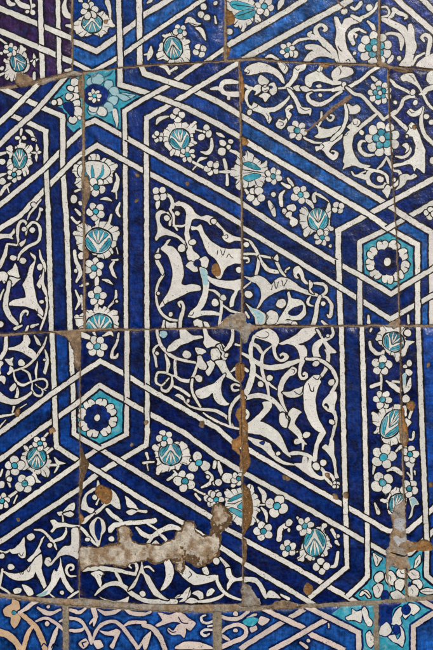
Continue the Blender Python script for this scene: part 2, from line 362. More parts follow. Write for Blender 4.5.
ART = """
@ 0 0 1
M strapwork
tile A
L a1 5.6 -8 5 0 8.3 38 24 72 38.5
L a2 5.6 -8 27.6 0 31 38 47 72 62
L v1 5 40 -9 40.3 0 41.5 43 43 82
L v2 4.4 58 -9 58 0 58.6 31 59.5 78
O a1 v2
O v1 a1
O a2 v1
tile B
L b1 5.4 71 40 96.5 51.3 117 37 134.5 23.4 144 15 172 -2
L b2 4.2 71 61 92 71.8 98 69 116 59 123 54.5 144 39.5 177 17 205 -1.5
L vA 5.2 118.3 -9 118.5 0 120.8 69
L vB 5.6 139 -9 139.2 0 140 67
O b2 vB
L b3 4.2 205 62.5 227 47
tile C
L c1 5.6 226 46.5 288 10.3 306 -1.5
L c2 5.8 243 59.5 288 34 343 4.3 352 -1
tile D
L d1 5.6 394 -3 433 31 440 37
L d2 5 420 -3 433 9.5 440 16
tile E
L e1 5.2 -8 84 0 87.5 40 106.5 62.8 116.5 62.8 172 66.3 216 70.5 334
L e2 5 8 113.5 46 131 46 166 48.5 216 51.6 334
L e3 5 -2 124 10 113 36 86 42 78
L e4 5 -2 146 10 134 37 110 61 82 66 76
L e5 5 -6 210 0 205 45 168 59 153 72 140 83 130
L e6 5 -6 233 0 228.5 20 216 43 191.5 72 162 83 152.5
O e5 e2
O e2 e6
O e1 e5
tile F
L f1 5.4 120 64 120 84.5 144 91.8 161 98 186 107.5 216 123 242 138
L f2 5.6 140 62 144 73.5 190 88.5 216 100.5 242 116
L f3 4.6 204 60 167 86.3 144 99 124.5 111 125 140 125.5 216 126 330
L f4 5 242 60.5 165 107.5 146.4 118 146.4 160 147 330
L f5 5 83 125.5 95 120.3 122 135.3 144 148 216 188 242 202.5
L f6 5 83 154.5 97 145.3 127 161.8 144 170.8 216 209 242 224.5
O f4 f2
O f1 f4
O f2 f3
O f3 f5
O f5 f4
O f6 f3
O f4 f6
tile G,P
L g1 5.4 442 174.5 433 179 367 215 338 230.3 338.4 260 340.8 330
L g2 5 442 198 433 203 409 216.3 386 229.3 359.5 242.5 360 330
L G1 5.4 239 137.5 288 166.5 360 209.5 372 216.6 388 228.5 417.3 244.5 418 330
L G2 5.6 239 114.5 288 143.8 360 187.8 386 203.5 411 220.5 431.5 232.5 432 330
L G5 5 239 201.5 288 233.5 334 261.5 360 275.5 391 294 442 263
L G6 5 239 225.5 288 255 338 286 364 302.3 390 319 433 295.3 442 290
O g1 G5
O g1 G2
O g2 G1
O G6 g1
O g2 G6
O G1 G6
O G5 G1
tile H
L h1 5 52 330 55.6 432 56.5 446.5 72 457 82 463
L h2 4.6 70.5 330 73 390 74 434 82 439
L h3 5 -5 436.5 3 430.5 51.5 394 69 382 81 373
L h4 5 -4 462.5 0 459.5 38 431 72 407 81 400
L h5 5 -5 522.5 0 519 72 468 82 461
L h6 5 -5 545 5 538.5 72 493.5 82 487
O h1 h4
O h3 h1
tile I
L i3 5 79 375 100 361 123 372.8 144 386 216 427.5 234 443 245 449
L i4 5 79 402 99.5 385.3 125 400 144 410.7 184 432.6 216 456 245 473.5
L i1 5 77 436 100 449 144 476 212 517.6 223 527 245 538.5
L i2 5 77 458.5 88 465 144 500.5 184 523.7 222 548 245 563.5
L i5 4.8 127 326 127 400 126.4 434.5 96 450 78 462.5
L i6 5 147 326 147.4 432 146.4 445 117 462 97 474 78 490
O i4 i5
O i6 i4
O i1 i5 i6
O i2 i6
O i5 i3
O i3 i6
tile J,Q
L j3 5 238 443.5 288 473 341 503.5 360 514.5 388 531 408 531 433 508.5 442 501
L j4 5 238 469.5 288 497.3 360 538.5 386 553.5 410 553 433 531.5 442 524
L j1 5 238 536.5 288 563.3 320 581.5 355 601.5 362 606
L j2 5 238 560 288 588.8 315 605.5
L jv 5 341.3 322 343.6 432 346.3 540 347 567 309 598
L jw 4.8 361.6 322 365 432 367.4 540 367.4 577 347 597
L jx 5 418 322 422 432 426.8 540 426.6 576 442 588
O jv j3
O j4 jv
O j3 jw
O jw j4
O jv j1
O jx j3
tone pink
tile S
L s1 5.2 240 649 282.5 622 303 610 312 604
L s2 5.2 270 651 288 641.5 326 619.5
L s3 5.2 262 608 288 620.6 302 627 312 635 345 650
L s4 5.2 305 606 332 619 358.3 632.5 359.3 662
O s2 s3
tile T
L t1 5.2 442 607.5 413.5 626.3 413 662
L t2 4.6 415 597 433 607 442 612
tone white
tile *
M ground
tile A
ZB violet a1 a2
tile F
ZB blue f1 f2
ZB blue f5 f6
ZB royal f3 f4
tile G,P
ZB light G1 G2
ZB royal G5 G6
ZB royal g1 g2
tile B
ZB light b1 b2
tile E
ZB royal e1 e2
ZB royal e3 e4
ZB royal e5 e6
tile H
ZB blue h1 h2
ZB blue h3 h4
ZB royal h5 h6
tile I
ZB royal i5 i6
ZB royal i1 i2
tile J,Q
ZB royal jv jw
ZB royal j3 j4
ZB navy j1 j2
Z blue 420 322 442 322 442 588 428 578 427 540 423 432
tile C
ZB light c1 c2
tile *
m star_medallion
tile E
Z turq 62 80 84 76 84 133 76 135 66 124 66 116 62.5 108 52 105 46 100
tile F
Z turq 82 70 118.5 66 118.5 85.5 143 93.5 152 96.5 123 112 123.5 134 96 118.5 82 124
tile J,Q
Z turq 369 546 386 554.5 410 554.5 425 541 425 577 442 590 442 603 340 606 350 598 369 578
tile S
Z turq 330 615 346 603 380 603 380 662 361 662 361 631
tile T
Z turq 376 600 420 600 433 608.5 412 625 411 662 376 662
m hexagon_medallion
tile G,P
Z turq 361.6 243.5 387.5 231.5 415.5 246 415.5 276 391 291.3 361.6 274
tile H,I
Z turq 76 403.5 99.5 388 124.7 402.5 124.5 433 101 446.5 76.3 432.5
tile *
@ 0 0
tile A
M vine
s 45 0 20 62 22 26 85 25 18
s 100 0 20 125 28 30 165 42 30
d 200 33 13
d 165 70 12
d 197 75 15
s 185 0 10 190 45 8 185 80 6
s 395 0 14 385 40 26 400 85 34 430 105 26
s 398 155 10 430 158 24
s 395 425 12 430 420 24
s 0 235 12 40 262 10
d 8 320 11
d 12 410 13
s 0 450 16 25 440 8
s 208 440 16 206 472 16
S 205 322 4 208 348 20 206 362 10
S 232 356 4 215 362 14 205 364 8
S 180 370 4 196 366 14 206 364 8
S 210 402 4 205 382 16 206 366 8
m palmette
p 62 345 42 372 28 362 38 395 33 440 38 478 58 460 70 480 95 475 100 435 150 430 175 400 160 345 138 312 150 298 128 278 110 305 90 325
e 108 378 54 44 60
f 63 300 46 6
@ 72 0
tile B
m palmette
p 60 105 12 150 30 195 60 215 97 212 120 200 150 205 175 215 205 195 215 170 247 152 228 120 210 100 180 75 150 90
e 122 143 54 60 90
F 105 62 60 6
M vine
s 50 0 24 60 8 10
s 105 -10 8 100 22 8
s 212 10 30 226 60 18 232 115 8
tile F
tone pale
m star_rosette
d 112 492 26
d 155 478 36
d 220 512 30
d 252 550 28
d 247 605 32
d 220 645 30
d 180 672 32
d 125 665 30
s 268 565 14 320 582 40 376 574 6
k 280 562 4 320 570 5 350 590 4
k 90 450 8 130 462 10 160 435 6
k 180 468 6 215 455 12 248 425 8
k 290 560 4 330 575 4 365 572 3
o 142 575 76 70
tone white
f 135 577 46 7
tile E
m star_rosette
d 18 495 26
d 30 540 20
d 12 585 28
d 25 630 30
d 12 675 30
@ 0 0
d 425 530 20
d 415 580 22
d 355 610 22
d 325 615 16
b 380 630 410 615 440 625 440 700 410 680
k 300 590 5 340 595 8 380 570 5
k 290 630 5 330 640 6 380 625 5
@ 144 0
tile B
m palmette
p 130 210 115 215 125 240 100 275 85 330 90 355 130 350 150 372 180 380 235 372 235 345 245 375 270 370 272 300 260 265 270 250 245 235 235 200 200 200 165 200
e 175 290 66 54 82
f 218 188 48 5
M vine
s 250 135 8 275 120 34 310 145 26 340 145 6
k 280 140 6 310 150 6 335 152 4
s 312 168 8 345 185 26 370 240 8
F 335 305 46 4
d 360 42 20
d 345 88 20
d 380 105 20
s 45 282 8 40 320 30 25 358 10
s 5 330 8 35 325 10
s 22 18 10 42 4 20
d 430 20 14
s 428 100 8 433 140 12
tile F
s 100 398 14 130 405 22 152 442 12
s 150 432 10 195 408 18
s 405 535 12 438 530 26
@ 216 0
tile C
m palmette
p 65 -10 75 60 110 100 115 150 145 150 160 182 185 150 215 130 220 95 235 90 245 130 260 115 250 80 240 40 200 -10
t 85 20 130 8 232 45 180 60 120 55
t 110 95 160 65 235 60 215 105 150 115
w 80 25 130 10 200 40 160 60 110 55
w 120 90 170 70 220 70 200 100 150 110
k 95 30 5 160 35 6 230 48 5
k 130 95 5 180 80 5 230 62 5
f 290 38 62 6
M vine
d 80 190 22
s 375 55 8 390 20 30 412 -10 10
s 300 345 10 330 335 18 372 358 12
f 428 300 52 6
tile F
M vine
s 25 535 24 40 500 24 80 490 28 125 495 20
s 28 525 20 45 555 24 80 565 26 128 565 30
s 80 565 16 75 592 18
tile G
M arabesque
@ 288 0
tile C
M arabesque
p 278 102 300 105 322 150 340 115 380 105 425 135 385 150 350 185 345 245 360 300 412 382 320 382 300 310 285 260 290 190 283 140
s 305 380 16 270 310 30 215 255 34 180 215 28 165 185 24 175 160 20 205 150 18 230 175 20 215 187 12
s 170 230 20 140 215 24 125 205 18 138 192 12
s 20 275 10 60 245 16 110 232 12 150 235 8
p 95 365 120 325 150 300 110 295 105 275 140 265 190 275 240 310 280 345 270 355 220 340 170 345 130 368
d 40 325 22
k 300 280 6 310 300 8 325 310 6
k 350 365 6 365 355 6 375 370 6
s 395 325 10 400 320 22
s 392 260 24 375 215 30 400 185 20 425 175 18
s 400 205 8 412 210 14 408 225 8
d 338 68 20
s 380 45 14 405 55 16 436 20 24
s 385 95 16 433 120 24
tile G
M arabesque
@ 361 0
tile C,D
M arabesque
D 85 292 108
d 50 48 22
s 0 110 20 40 90 18 80 60 14 100 20 18
s 40 130 10 70 160 22 85 190 10
s 0 182 16 30 195 10
tile D
p 125 105 160 110 220 135 270 165 280 190 285 150 305 145 320 185 325 240 335 280 320 330 300 397 230 392 265 340 270 280 255 220 215 175 165 150 125 125
s 150 205 14 190 200 18 230 215 22 245 250 28 240 298 12
s 190 340 16 180 355 24 165 375 16
d 230 350 14
s 195 55 20 225 75 22 255 85 20 275 100 14 262 112 8
s 200 60 12 190 90 20 165 110 10
s 125 45 10 150 40 12 170 65 12 160 95 10 125 100 8
p 335 397 350 365 400 335 440 325 440 410
s 310 390 10 335 345 14 380 320 12
s 400 335 20 410 275 24 415 230 26 385 210 20 365 225 16 378 247 10
k 310 330 5 330 325 6
tile G
M arabesque
tile P
M arabesque
@ 0 108
tile E
m palmette
p 45 235 70 240 68 265 82 275 100 235 125 215 150 217 155 240 185 225 190 255 180 300 187 330 162 360 170 395 150 405 135 382 100 387 70 382 45 350 52 320 60 290 42 260
e 117 305 60 42 -90
f 85 402 50 6
M vine
s 120 210 8 122 175 12 130 130 14
d 105 180 14
d 145 178 14
s 158 135 10 185 150 24 212 195 14
d 200 188 12
S 220 222 6 223 245 16 221 266 6
S 248 266 4 236 268 16 222 270 6
S 190 268 4 208 268 12 222 272 6
S 220 318 4 220 295 16 222 272 6
s 0 278 20 32 270 12
d 15 322 20
s 0 405 20 38 392 6
d 15 440 22
s 0 522 16 30 480 18 62 455 10
s 45 478 8 55 508 6
M arabesque
@ 72 108
tile E,F
m star_rosette
d 180 20 30
d 130 -5 30
s 255 15 26 266 70 22 270 115 5
m palmette
p 105 318 108 288 140 278 165 296 168 318 205 308 240 330 270 338 258 372 240 395 238 445 205 452 150 470 90 470 40 475 20 450 40 420 8 385 20 350 55 325
e 130 380 62 96 -90 2
f 145 475 62 5
M vine
s 265 395 8 275 430 22 260 490 28 240 500 6
s 265 500 8 268 545 8
f 143 622 60 5
s 175 550 6 205 545 18 238 558 6
s 288 570 8 270 620 18 288 650 10
d 12 548 24
s 20 500 14 48 490 10
d 52 572 14
s 20 610 10 48 640 18
tile E
m star_rosette
d 30 25 32
d 5 70 26
d 45 60 12
tile F
@ 144 108
m palmette
p 120 140 135 130 150 105 180 95 205 90 240 95 275 105 310 90 305 125 290 150 295 190 315 210 285 225 250 250 220 260 205 285 180 275 165 287 160 255 135 235 120 190
e 215 188 62 60 -100
f 262 280 54 7
M vine
s 75 95 8 95 65 24 148 50 6
F 200 45 48 4 80
F 82 172 38 5
d 375 115 20
d 390 155 22
d 345 175 22
d 362 142 9
s 308 128 8 345 138 10
s 405 185 10 408 235 20 385 268 22 342 265 5
k 370 255 5 390 245 6 395 225 4
s 288 320 14 330 345 16 382 368 12
s 322 325 8 345 305 18 378 298 4
s 295 370 8 310 350 8
F 410 362 52 5
M arabesque
@ 216 108
M vine
s 5 150 10 25 160 20 48 174 6
d 40 210 22
d 88 200 18
d 35 262 24
d 75 235 14
s 90 255 14 120 270 20 142 275 10
s 48 308 14 58 350 20 62 388 8
s 8 385 10 60 382 18 98 385 14
s 65 400 12 68 460 18
d 5 330 12
tile F,G
m palmette
p 140 275 125 320 130 340 100 370 95 400 130 430 120 460 138 492 155 470 200 470 245 455 245 480 265 492 280 450 300 420 305 375 300 320 270 345 260 320 230 305 215 280 185 263 180 290 158 300
t 165 335 195 325 240 345 268 372 220 365 185 350
t 165 415 210 398 268 400 245 425 200 440 170 430
w 175 335 200 330 240 352 215 360
w 175 418 210 405 250 405 200 432
k 160 370 5 220 380 7 290 390 4
k 162 392 4 200 390 5 225 384 3
f 345 410 56 6
M vine
tile G
s 395 452 10 438 475 22
s 178 490 12 195 520 18 222 548 6
F 240 530 62 5 90
d 345 520 16
s 412 498 8 390 530 24 395 585 20
d 415 622 20
s 318 562 14 335 600 30 352 645 18
k 330 610 4 345 600 6 340 585 4
M arabesque
@ 288 108
M arabesque
M vine
s 0 425 14 20 450 20 38 478 6
f 75 520 62 5
s 112 558 18 135 575 24 152 602 10
s 160 560 20 155 530 20 168 508 8
s 165 515 8 200 530 14 242 562 5
F 300 600 42 4
d 20 600 28
d 5 640 20
@ 361 108
tile G,P
M arabesque
M vine
F 415 632 40 4
@ 0 216
tile E
M arabesque
tile E,F
@ 72 216
m palmette
p 8 100 45 90 30 60 75 45 100 60 130 75 165 40 210 40 240 65 272 70 270 130 257 180 235 190 242 215 205 252 160 240 100 205 75 217 45 190 25 130
e 158 150 72 82 -88
M vine
s 150 -8 36 150 42 24
s 238 -8 10 225 35 14
s 0 10 12 30 40 16 48 30 8
f 132 312 66 6
s 150 365 14 150 400 26 145 442 12
s 182 384 6 215 392 16 244 410 4
f 152 482 62 5
s 148 522 20 148 562 20
s 252 275 12 235 310 20 250 350 18 268 372 5
s 240 265 6 275 262 10
s 268 190 6 276 228 6
s 265 450 10 260 500 16 222 548 8
d 268 512 10
s 15 212 18 25 270 22 50 340 24 28 395 12
d 25 330 12
d 60 240 22
s 50 420 10 95 406 12
s 22 448 8 45 510 18 22 562 8
s 58 480 10 62 562 8
m palmette
p 20 600 45 610 90 570 130 580 150 555 185 560 200 545 225 575 268 575 272 650 262 690 90 690 40 660
e 165 660 70 80 -90
tile F
@ 144 216
M arabesque
@ 216 216
tile G
M arabesque
@ 288 216
m palmette
p 80 -40 105 -50 125 -20 180 -45 225 -30 247 -77 255 -20 245 20 250 60 272 75 240 90 200 97 160 90 130 107 98 117 97 75 78 40
e 180 20 66 60 -95
f 205 130 54 6
M vine
d 35 35 24
s 12 8 14 40 30 24 28 58 12
d 255 180 10
M arabesque
tile G,P
@ 361 216
m hexagon_rosette
H 160 275 134 9 .57 .16
M vine
s 45 600 10 45 640 20
s 283 598 12 285 645 12
tile H
@ 0 324
M arabesque
tile I
@ 72 324
M vine
f 150 135 72 6
s 55 62 30 100 80 24 115 98 8
s 130 48 14 142 72 8
s 188 70 8 230 55 22 247 72 6
s 282 55 10 270 110 14 245 160 16 240 200 20 265 200 18 276 178 8
tile H,I
m hexagon_rosette
H 152 563 120 8 .6 .14
tile I
@ 144 324
M arabesque
@ 216 324
tile J
M arabesque
@ 288 324
@ 361 324
tile J,Q
m palmette
p 118 40 130 15 235 15 270 40 262 90 280 130 262 170 238 190 215 217 200 187 170 182 150 157 130 120 93 90 105 60
e 195 108 56 62 -60
M vine
d 280 55 22
p 265 120 275 100 322 105 285 130 268 182 248 195 252 150
s 55 45 10 62 30 14
s 53 108 12 65 150 20 100 180 22 138 168 6
s 135 165 16 125 210 20 120 228 8
f 125 250 68 5
s 122 300 12 122 392 10
s 62 376 22 112 358 18
s 153 343 8 190 370 26 232 402 28
s 190 345 12 228 348 14
f 130 455 62 6
d 290 235 19
d 263 255 13
d 285 290 23
s 260 310 24 262 404 12
w 252 300 270 300 268 360 255 360
s 297 328 8 285 380 28 263 414 8
d 270 450 24
s 260 500 20 265 545 20
s 305 520 16 288 564 12
p 255 600 270 568 302 590 275 622
m palmette
p 130 508 170 515 215 488 250 505 262 580 258 690 215 712 175 727 130 690 120 660 80 655 100 620 73 590 73 538 110 550
e 185 600 92 56 -58
tile J
@ 236 325 3.936
M arabesque
p 68 48 82 28 106 18 130 14 152 26 168 52 168 70 158 88 158 108 166 126 178 134 188 130 190 122 182 118 176 124 172 116 184 108 200 112 208 124 204 136 192 144 174 144 156 132 146 112 142 92 138 72 118 62 96 56 80 52
k 78 42 3 98 50 4 122 48 4 130 34 3 116 26 3
s 72 44 10 60 80 14 58 120 16 66 160 18 64 200 22 50 245 22 30 285 20
s 62 72 10 85 85 14 100 105 12
s 139 82 4 120 98 8 106 116 10
s 106 114 10 101 150 12 105 190 12 122 232 12 130 280 7
s 66 184 5 95 208 10 125 228 10 159 254 4
s 15 108 8 50 125 12 80 145 16 120 165 18 170 165 20 245 142 16
s 12 158 8 45 180 12
d 96 234 13
d 132 208 13
p 168 74 200 58 236 38 262 14 322 10 312 36 290 56 262 70 248 74 268 82 280 102 278 126 268 150 258 174 256 192 262 204 270 204 272 196 264 198 262 190 270 184 282 190 282 206 270 216 256 214 246 200 244 178 250 150 252 124 244 98 228 82 204 74 184 78
k 246 74 3 262 79 3 280 70 2
P 314 18 326 20 344 50 366 76 396 108 372 112 366 118 352 88 334 52
s 378 12 8 382 32 10 372 48 12 350 58 14
p 338 54 320 60 304 78 300 104 306 128 324 140 336 132 326 112 328 90 342 68
d 362 42 6
s 352 98 4 364 118 12 360 150 14 350 180 14 332 206 8
S 278 134 10 320 136 12 356 154 13 386 188 14 396 220 13 388 246 12 374 266 9
p 374 264 356 282 342 300 340 316 350 330 364 342 358 322 347 317 352 308 361 312 366 324 362 340 378 346 394 368 388 336 390 310 398 290 394 262
s 388 340 10 393 370 12 386 410 10 374 454 10
d 376 226 14
d 376 382 12
d 314 152 13
P 238 172 222 164 200 182 180 206 166 240 164 270 172 300 190 332 202 344 190 306 184 276 186 248 196 222 212 202 228 196 238 186
k 218 172 3 230 177 4 228 188 3
P 182 264 214 262 240 250 272 238 274 262 262 272 240 284 214 286 194 278
k 230 262 3 250 273 4 266 256 3
P 268 240 282 218 304 200 326 198 333 206 328 214 334 224 320 256 314 290 316 330 324 366 354 424 336 425 306 406 284 372 268 330 266 290
k 304 205 3 319 216 4 330 204 3
k 284 230 3 296 258 5 304 260 5 306 243 3
p 330 424 354 424 342 446 328 470 322 500 318 530 304 530 304 500 312 468 320 440
s 18 302 6 50 284 14 90 278 18 130 288 16 165 316 16 190 350 14 214 384 6
k 20 268 4 42 285 5 28 302 4
P 206 348 224 326 258 342 248 352 236 372 232 390 252 414 264 442 252 448 236 432 214 414 206 404 212 380
P 172 350 190 346 196 366 204 374 200 404 184 402 172 384
k 196 350 4 213 367 5 210 386 4
d 277 432 14
d 242 458 14
s 248 442 8 264 462 10 262 490 5
s 236 462 6 260 460 8 276 470 5
p 104 304 138 302 140 322 124 346 96 378 110 384 140 400 170 424 186 452 206 500 216 522 196 510 172 484 140 456 100 434 70 428 36 424 40 392 66 372 88 352 108 326
s 208 508 10 240 504 13 284 514 12 316 542 12 344 574 12
p 38 440 70 445 100 454 132 466 142 486 162 516 190 536 240 550 196 550 160 536 130 510 104 486 70 468
b 94 463 112 459 108 471
d 166 506 9
p 230 544 258 544 264 518 280 522 284 556 296 584 324 602 300 600 270 582 246 564
p 372 446 386 460 385 500 394 540 398 580 406 602 390 602 386 560 372 520 352 496 338 482 352 470 364 476
d 344 542 14
d 316 556 15
s 293 520 10 290 560 14 312 594 16 340 602 14 352 580 8
s 344 576 10 350 600 12 386 636 7
s 344 576 10 378 596 12 390 636 6
d 360 592 5
F 394 630 17 4
s 20 328 8 38 338 12 48 352 12 38 368 10 28 359 6
@ 0 432
tile H
m palmette
p 143 83 165 95 185 90 205 85 260 95 317 103 285 130 300 180 290 217 290 262 260 262 250 240 215 247 195 235 165 217 150 227 133 215 135 160 140 130 160 115
e 220 155 64 58 95
f 240 68 50 5
M vine
s 258 42 14 287 8 10
f 88 200 62 4 90
s 115 198 8 130 192 8
f 150 310 64 4 60
s 50 238 20 45 280 20 62 328 10
d 55 285 16
d 10 318 22
s 0 262 14 14 228 10
f 12 415 54 6
s 58 388 18 108 352 12
s 83 428 8 102 382 8
s 168 288 22 207 248 10
s 203 243 12 215 285 26 243 302 8
s 303 200 12 350 195 14
s 328 155 8 345 180 18
s 328 244 8 350 205 16
s 353 185 20 394 188 4
M arabesque
tile H,I
@ 72 432
M arabesque
tile I
@ 144 432
m palmette
p 50 92 95 75 160 70 200 65 242 68 265 105 272 150 265 192 225 185 205 222 180 215 150 225 110 240 78 247 85 200 75 150 70 115
e 160 130 66 66 90
f 125 38 56 5
M vine
s -5 185 14 58 180 10
s 15 128 16 25 162 12
s 20 195 8 26 230 6
d 280 170 6
f 330 185 74 3 -100
s 178 233 8 220 275 14
s 143 288 14 187 256 18
f 245 295 70 5
s 373 233 18 405 270 22 400 305 20 348 332 10
d 385 270 12
s 288 338 12 377 382 12
s 308 373 12 337 408 16
f 418 400 60 6
d 425 310 14
s 428 180 20 422 215 16
M arabesque
@ 216 432
tile I
M vine
s 15 178 10 25 225 24 37 268 12
d 70 275 34
d 15 305 20
d 105 320 16
f 135 280 46 5
f 0 405 54 6
tile I,J
m palmette
p 60 420 65 350 90 355 120 345 160 338 180 340 205 318 225 345 225 370 250 400 257 440 245 450 262 470 240 490 240 522 215 550 190 562 160 560 130 550 95 520 70 480
t 70 415 110 385 165 368 152 387 110 410
t 80 465 110 458 165 492 165 522 110 492
t 130 450 165 420 165 462
k 70 430 5 110 430 5 165 405 4
tile J
M vine
s 255 333 8 285 370 26 290 415 22
s 258 436 8 342 435 8
s 273 453 8 300 490 20 305 540 8
f 365 445 74 4
s 248 528 12 277 574 20
f 285 597 64 5
s 380 645 30 385 590 26 425 560 30
k 395 615 5 410 600 7 405 580 5
M arabesque
@ 288 432
M arabesque
m palmette
p 100 640 90 680 65 765 85 772 100 745 120 762 155 767 160 740 200 737 225 742 235 705 262 690 245 660 235 630 212 600 225 553 190 575 150 585
e 160 665 84 66 90
f 102 565 62 6
M vine
d 5 545 22
s 55 512 10 70 530 14
s 263 588 20 287 634 16
d 300 625 11
d 5 590 12
tile J,Q
@ 361 432
M vine
f 135 150 82 5
s 165 83 10 153 128 8
s 85 190 24 72 250 8
s 158 235 8 200 220 24 242 250 24
s 242 88 20 203 122 8
f 130 305 76 4
s 128 330 12 152 374 10
s 83 428 8 105 485 24
k 95 455 4 105 470 5
s 257 75 14 292 122 10
f 295 135 56 5
d 295 190 28
s 300 210 14 305 295 12
s 278 248 10 296 270 8
s 322 238 10 325 255 6
s 318 0 14 310 45 12 280 42 10
f 290 340 58 5
p 285 520 305 460 290 400 320 390 347 435 322 442 305 505
w 295 510 310 460 298 402 320 395 340 432 318 438
m palmette
p 118 412 160 400 210 333 252 375 267 400 260 442 180 492 163 460 155 430
e 215 430 58 46 -60
@ 0 540
tile H
M arabesque
tile H
@ 72 540
tile I
M arabesque
tile I
@ 144 540
@ 216 540
tile I,J
tile J
s 240 242 26 262 267 26 285 310 24 300 345 12
p 298 342 320 303 350 310 380 340 387 352 330 347
s 388 328 10 434 352 20
tile J
@ 288 540
M vine
F 200 158 54 4
s 248 162 10 285 150 24 300 75 18
s 33 76 8 57 70 8
f 0 50 56 5
s 290 12 20 304 30 10
tile J,Q
@ 361 540
m star_rosette
p 73 78 100 95 127 110 115 130 95 157 78 120
k 85 90 4 100 115 4 100 140 4
p 318 170 330 120 357 88 357 130 340 157
k 330 150 4 345 120 4
p 358 305 400 288 440 300 435 322 390 327
k 370 308 4 400 310 5 430 312 4
s 0 330 14 25 310 24 50 340 16
k 0 300 5 30 315 7 60 345 5
o 145 335 22 34
P 80 225 95 203 115 193 132 200 137 225 120 245 100 257 83 245
P 73 282 100 262 130 268 132 290 120 330 105 347 86 340 75 310
P 150 205 180 188 205 210 212 240 195 272 165 267 150 240
P 215 190 235 168 265 175 277 200 265 227 240 227 220 215
P 205 250 230 235 262 245 255 280 240 307 213 300 203 275
P 178 322 215 305 240 320 267 345 250 362 200 360
P 280 200 310 178 347 195 352 225 330 242 300 232
P 310 250 347 240 370 265 360 292 330 292
P 285 282 315 270 347 300 335 337 300 347 278 320
k 165 210 4 180 225 5 178 245 3
k 235 185 4 245 200 5 262 205 3
k 305 195 3 318 210 4 335 212 3
k 300 290 3 312 305 4 310 325 3
k 95 275 3 108 295 4 104 318 3
k 170 265 4 190 290 5 185 315 3
o 292 265 9 11
tone beige
tile K
@ 0 540
M arabesque
p 20 420 50 395 70 385 75 358 112 370 122 410 100 430 127 470 110 502 85 532 63 500 65 465 28 455
s 120 440 20 170 480 26 220 530 28 260 620 30 272 660 26
s -5 555 40 50 575 38 100 620 34 122 660 34
s 140 660 22 165 570 26 198 515 16
t 75 430 88 425 100 437 88 447 76 442
tone pink
s 118 437 18 160 410 22 200 380 24 242 368 12
s 228 408 12 270 435 22 310 440 22 362 420 12
s 218 487 10 270 470 18 320 490 18 370 530 18 400 570 12
d 283 503 15
s 300 660 20 325 580 26 347 525 12
s 360 490 10 385 478 14
d 290 402 11
k 250 640 7 265 622 8 285 640 7
k 310 650 7 325 625 8 350 640 8 345 620 6
tile R
@ 72 540
M arabesque
s -10 420 20 40 435 20 82 413 12
s 125 405 30 140 460 24 130 514 8
s 145 460 20 107 502 8
s 158 418 10 200 440 22 250 435 22 302 413 10
s -20 470 18 50 485 20 90 540 20 110 590 20 116 624 10
s 118 624 12 140 560 18 180 510 20 240 490 20 290 510 20 340 570 22 394 645 24
s 318 418 10 360 440 22 438 445 20
s 308 517 10 360 495 20 438 495 22
p 168 545 220 550 270 533 292 550 270 600 250 652 228 640 257 580 200 572
s -10 545 16 50 545 20 77 523 6
p 38 622 80 593 102 620 70 655
p 128 610 170 603 187 640 150 655
s 400 650 12 433 600 14
k 70 640 7 60 620 8 85 612 7
@ 144 540
p 68 512 110 480 83 438 110 438 150 450 200 433 230 440 270 470 312 500 280 542 250 530 252 560 242 587 215 567 170 572 143 545 150 528 175 545 200 510 220 500 180 490 120 507 80 522
k 208 465 8 228 495 9 262 500 8
k 150 540 7 170 555 8 190 550 7
s -5 510 24 50 530 26 100 590 26 127 658 26
p -5 590 42 548 35 600 15 655 -5 655
p 188 655 240 613 330 613 412 645 418 655
s -5 450 16 40 432 12
tone white
s 412 490 14 380 500 14 350 490 16 345 462 12 370 452 8
s 412 540 12 370 540 14 345 555 14 365 575 14 394 562 8
s 412 515 10 385 520 10
tone pink
tile S
@ 216 540
M arabesque
s 33 460 16 80 475 20 140 470 20 192 433 16
d 118 445 15
s 33 555 16 70 525 20 130 510 22 178 535 22 172 580 24 110 610 26 30 645 28
s 30 572 14 60 590 18 80 600 10
d 117 545 14
p 250 495 270 458 325 480 280 517
p 203 530 240 513 247 540 215 557
t 158 492 200 465 252 475 230 512 190 517
s 185 470 8 215 455 14 240 450 10
@ 288 540
s 75 618 14 112 645 20
d 122 605 12
s 243 503 8 245 528 6
tile S,T
m star_rosette
tone white
@ 288 540
p 348 465 385 445 383 413 412 430 440 425 440 492 400 480 360 482
@ 361 540
p 3 420 20 403 37 430 45 460 67 490 60 517 35 512 8 450
p 28 570 50 548 72 580 92 602 60 645 35 622
b 110 390 240 380 190 420 180 500 150 490 110 510
p 193 460 218 420 242 403 247 450 235 470 242 502 215 517 180 502
p 288 383 330 390 352 415 315 452 300 440 265 472 253 450 285 430
o 270 420 24 28
d 130 405 15
p 108 562 130 500 155 488 177 520 182 552 150 577
p 163 580 200 570 220 600 242 570 233 518 257 550 262 590 250 642 220 622 190 612
o 212 540 18 30
tile *
tile G
@ 240 60 4.33
M arabesque
p 18 48 30 30 52 18 78 10 100 14 130 24 160 42 182 66 195 102 184 100 166 80 144 62 116 52 92 54 66 60 44 64 26 62 34 54
k 22 58 3 37 59 4 42 48 3 32 42 3
P 162 6 184 4 196 20 209 34 204 49 194 59 180 46 168 28
k 184 12 3 198 30 3 190 44 3
p 192 118 214 94 228 66 232 40 244 26 262 22 286 16 282 36 270 46 256 52 248 74 232 96 214 120
k 236 34 3 250 44 4 258 38 3
P 282 94 284 70 306 58 330 46 346 26 352 10 359 34 352 50 372 72 400 90 436 92 436 104 400 108 372 98 340 92 316 98 306 118 292 114
k 320 38 3 346 52 4 351 28 3
p 398 52 416 34 440 22 440 60 420 70 408 90 396 72
s 150 124 6 200 121 7 238 126 8
P 230 118 250 109 266 116 274 124 262 135 244 135
P 260 120 280 111 298 122 304 132 290 139 272 135
s 298 131 6 340 131 9 390 129 8
S 312 140 4 294 152 12 298 174 16 322 188 18 352 192 16 384 176 14 410 156 10 440 136 10
d 348 152 9
P 328 113 346 105 353 116 340 121
s 386 130 6 410 126 10 440 116 12
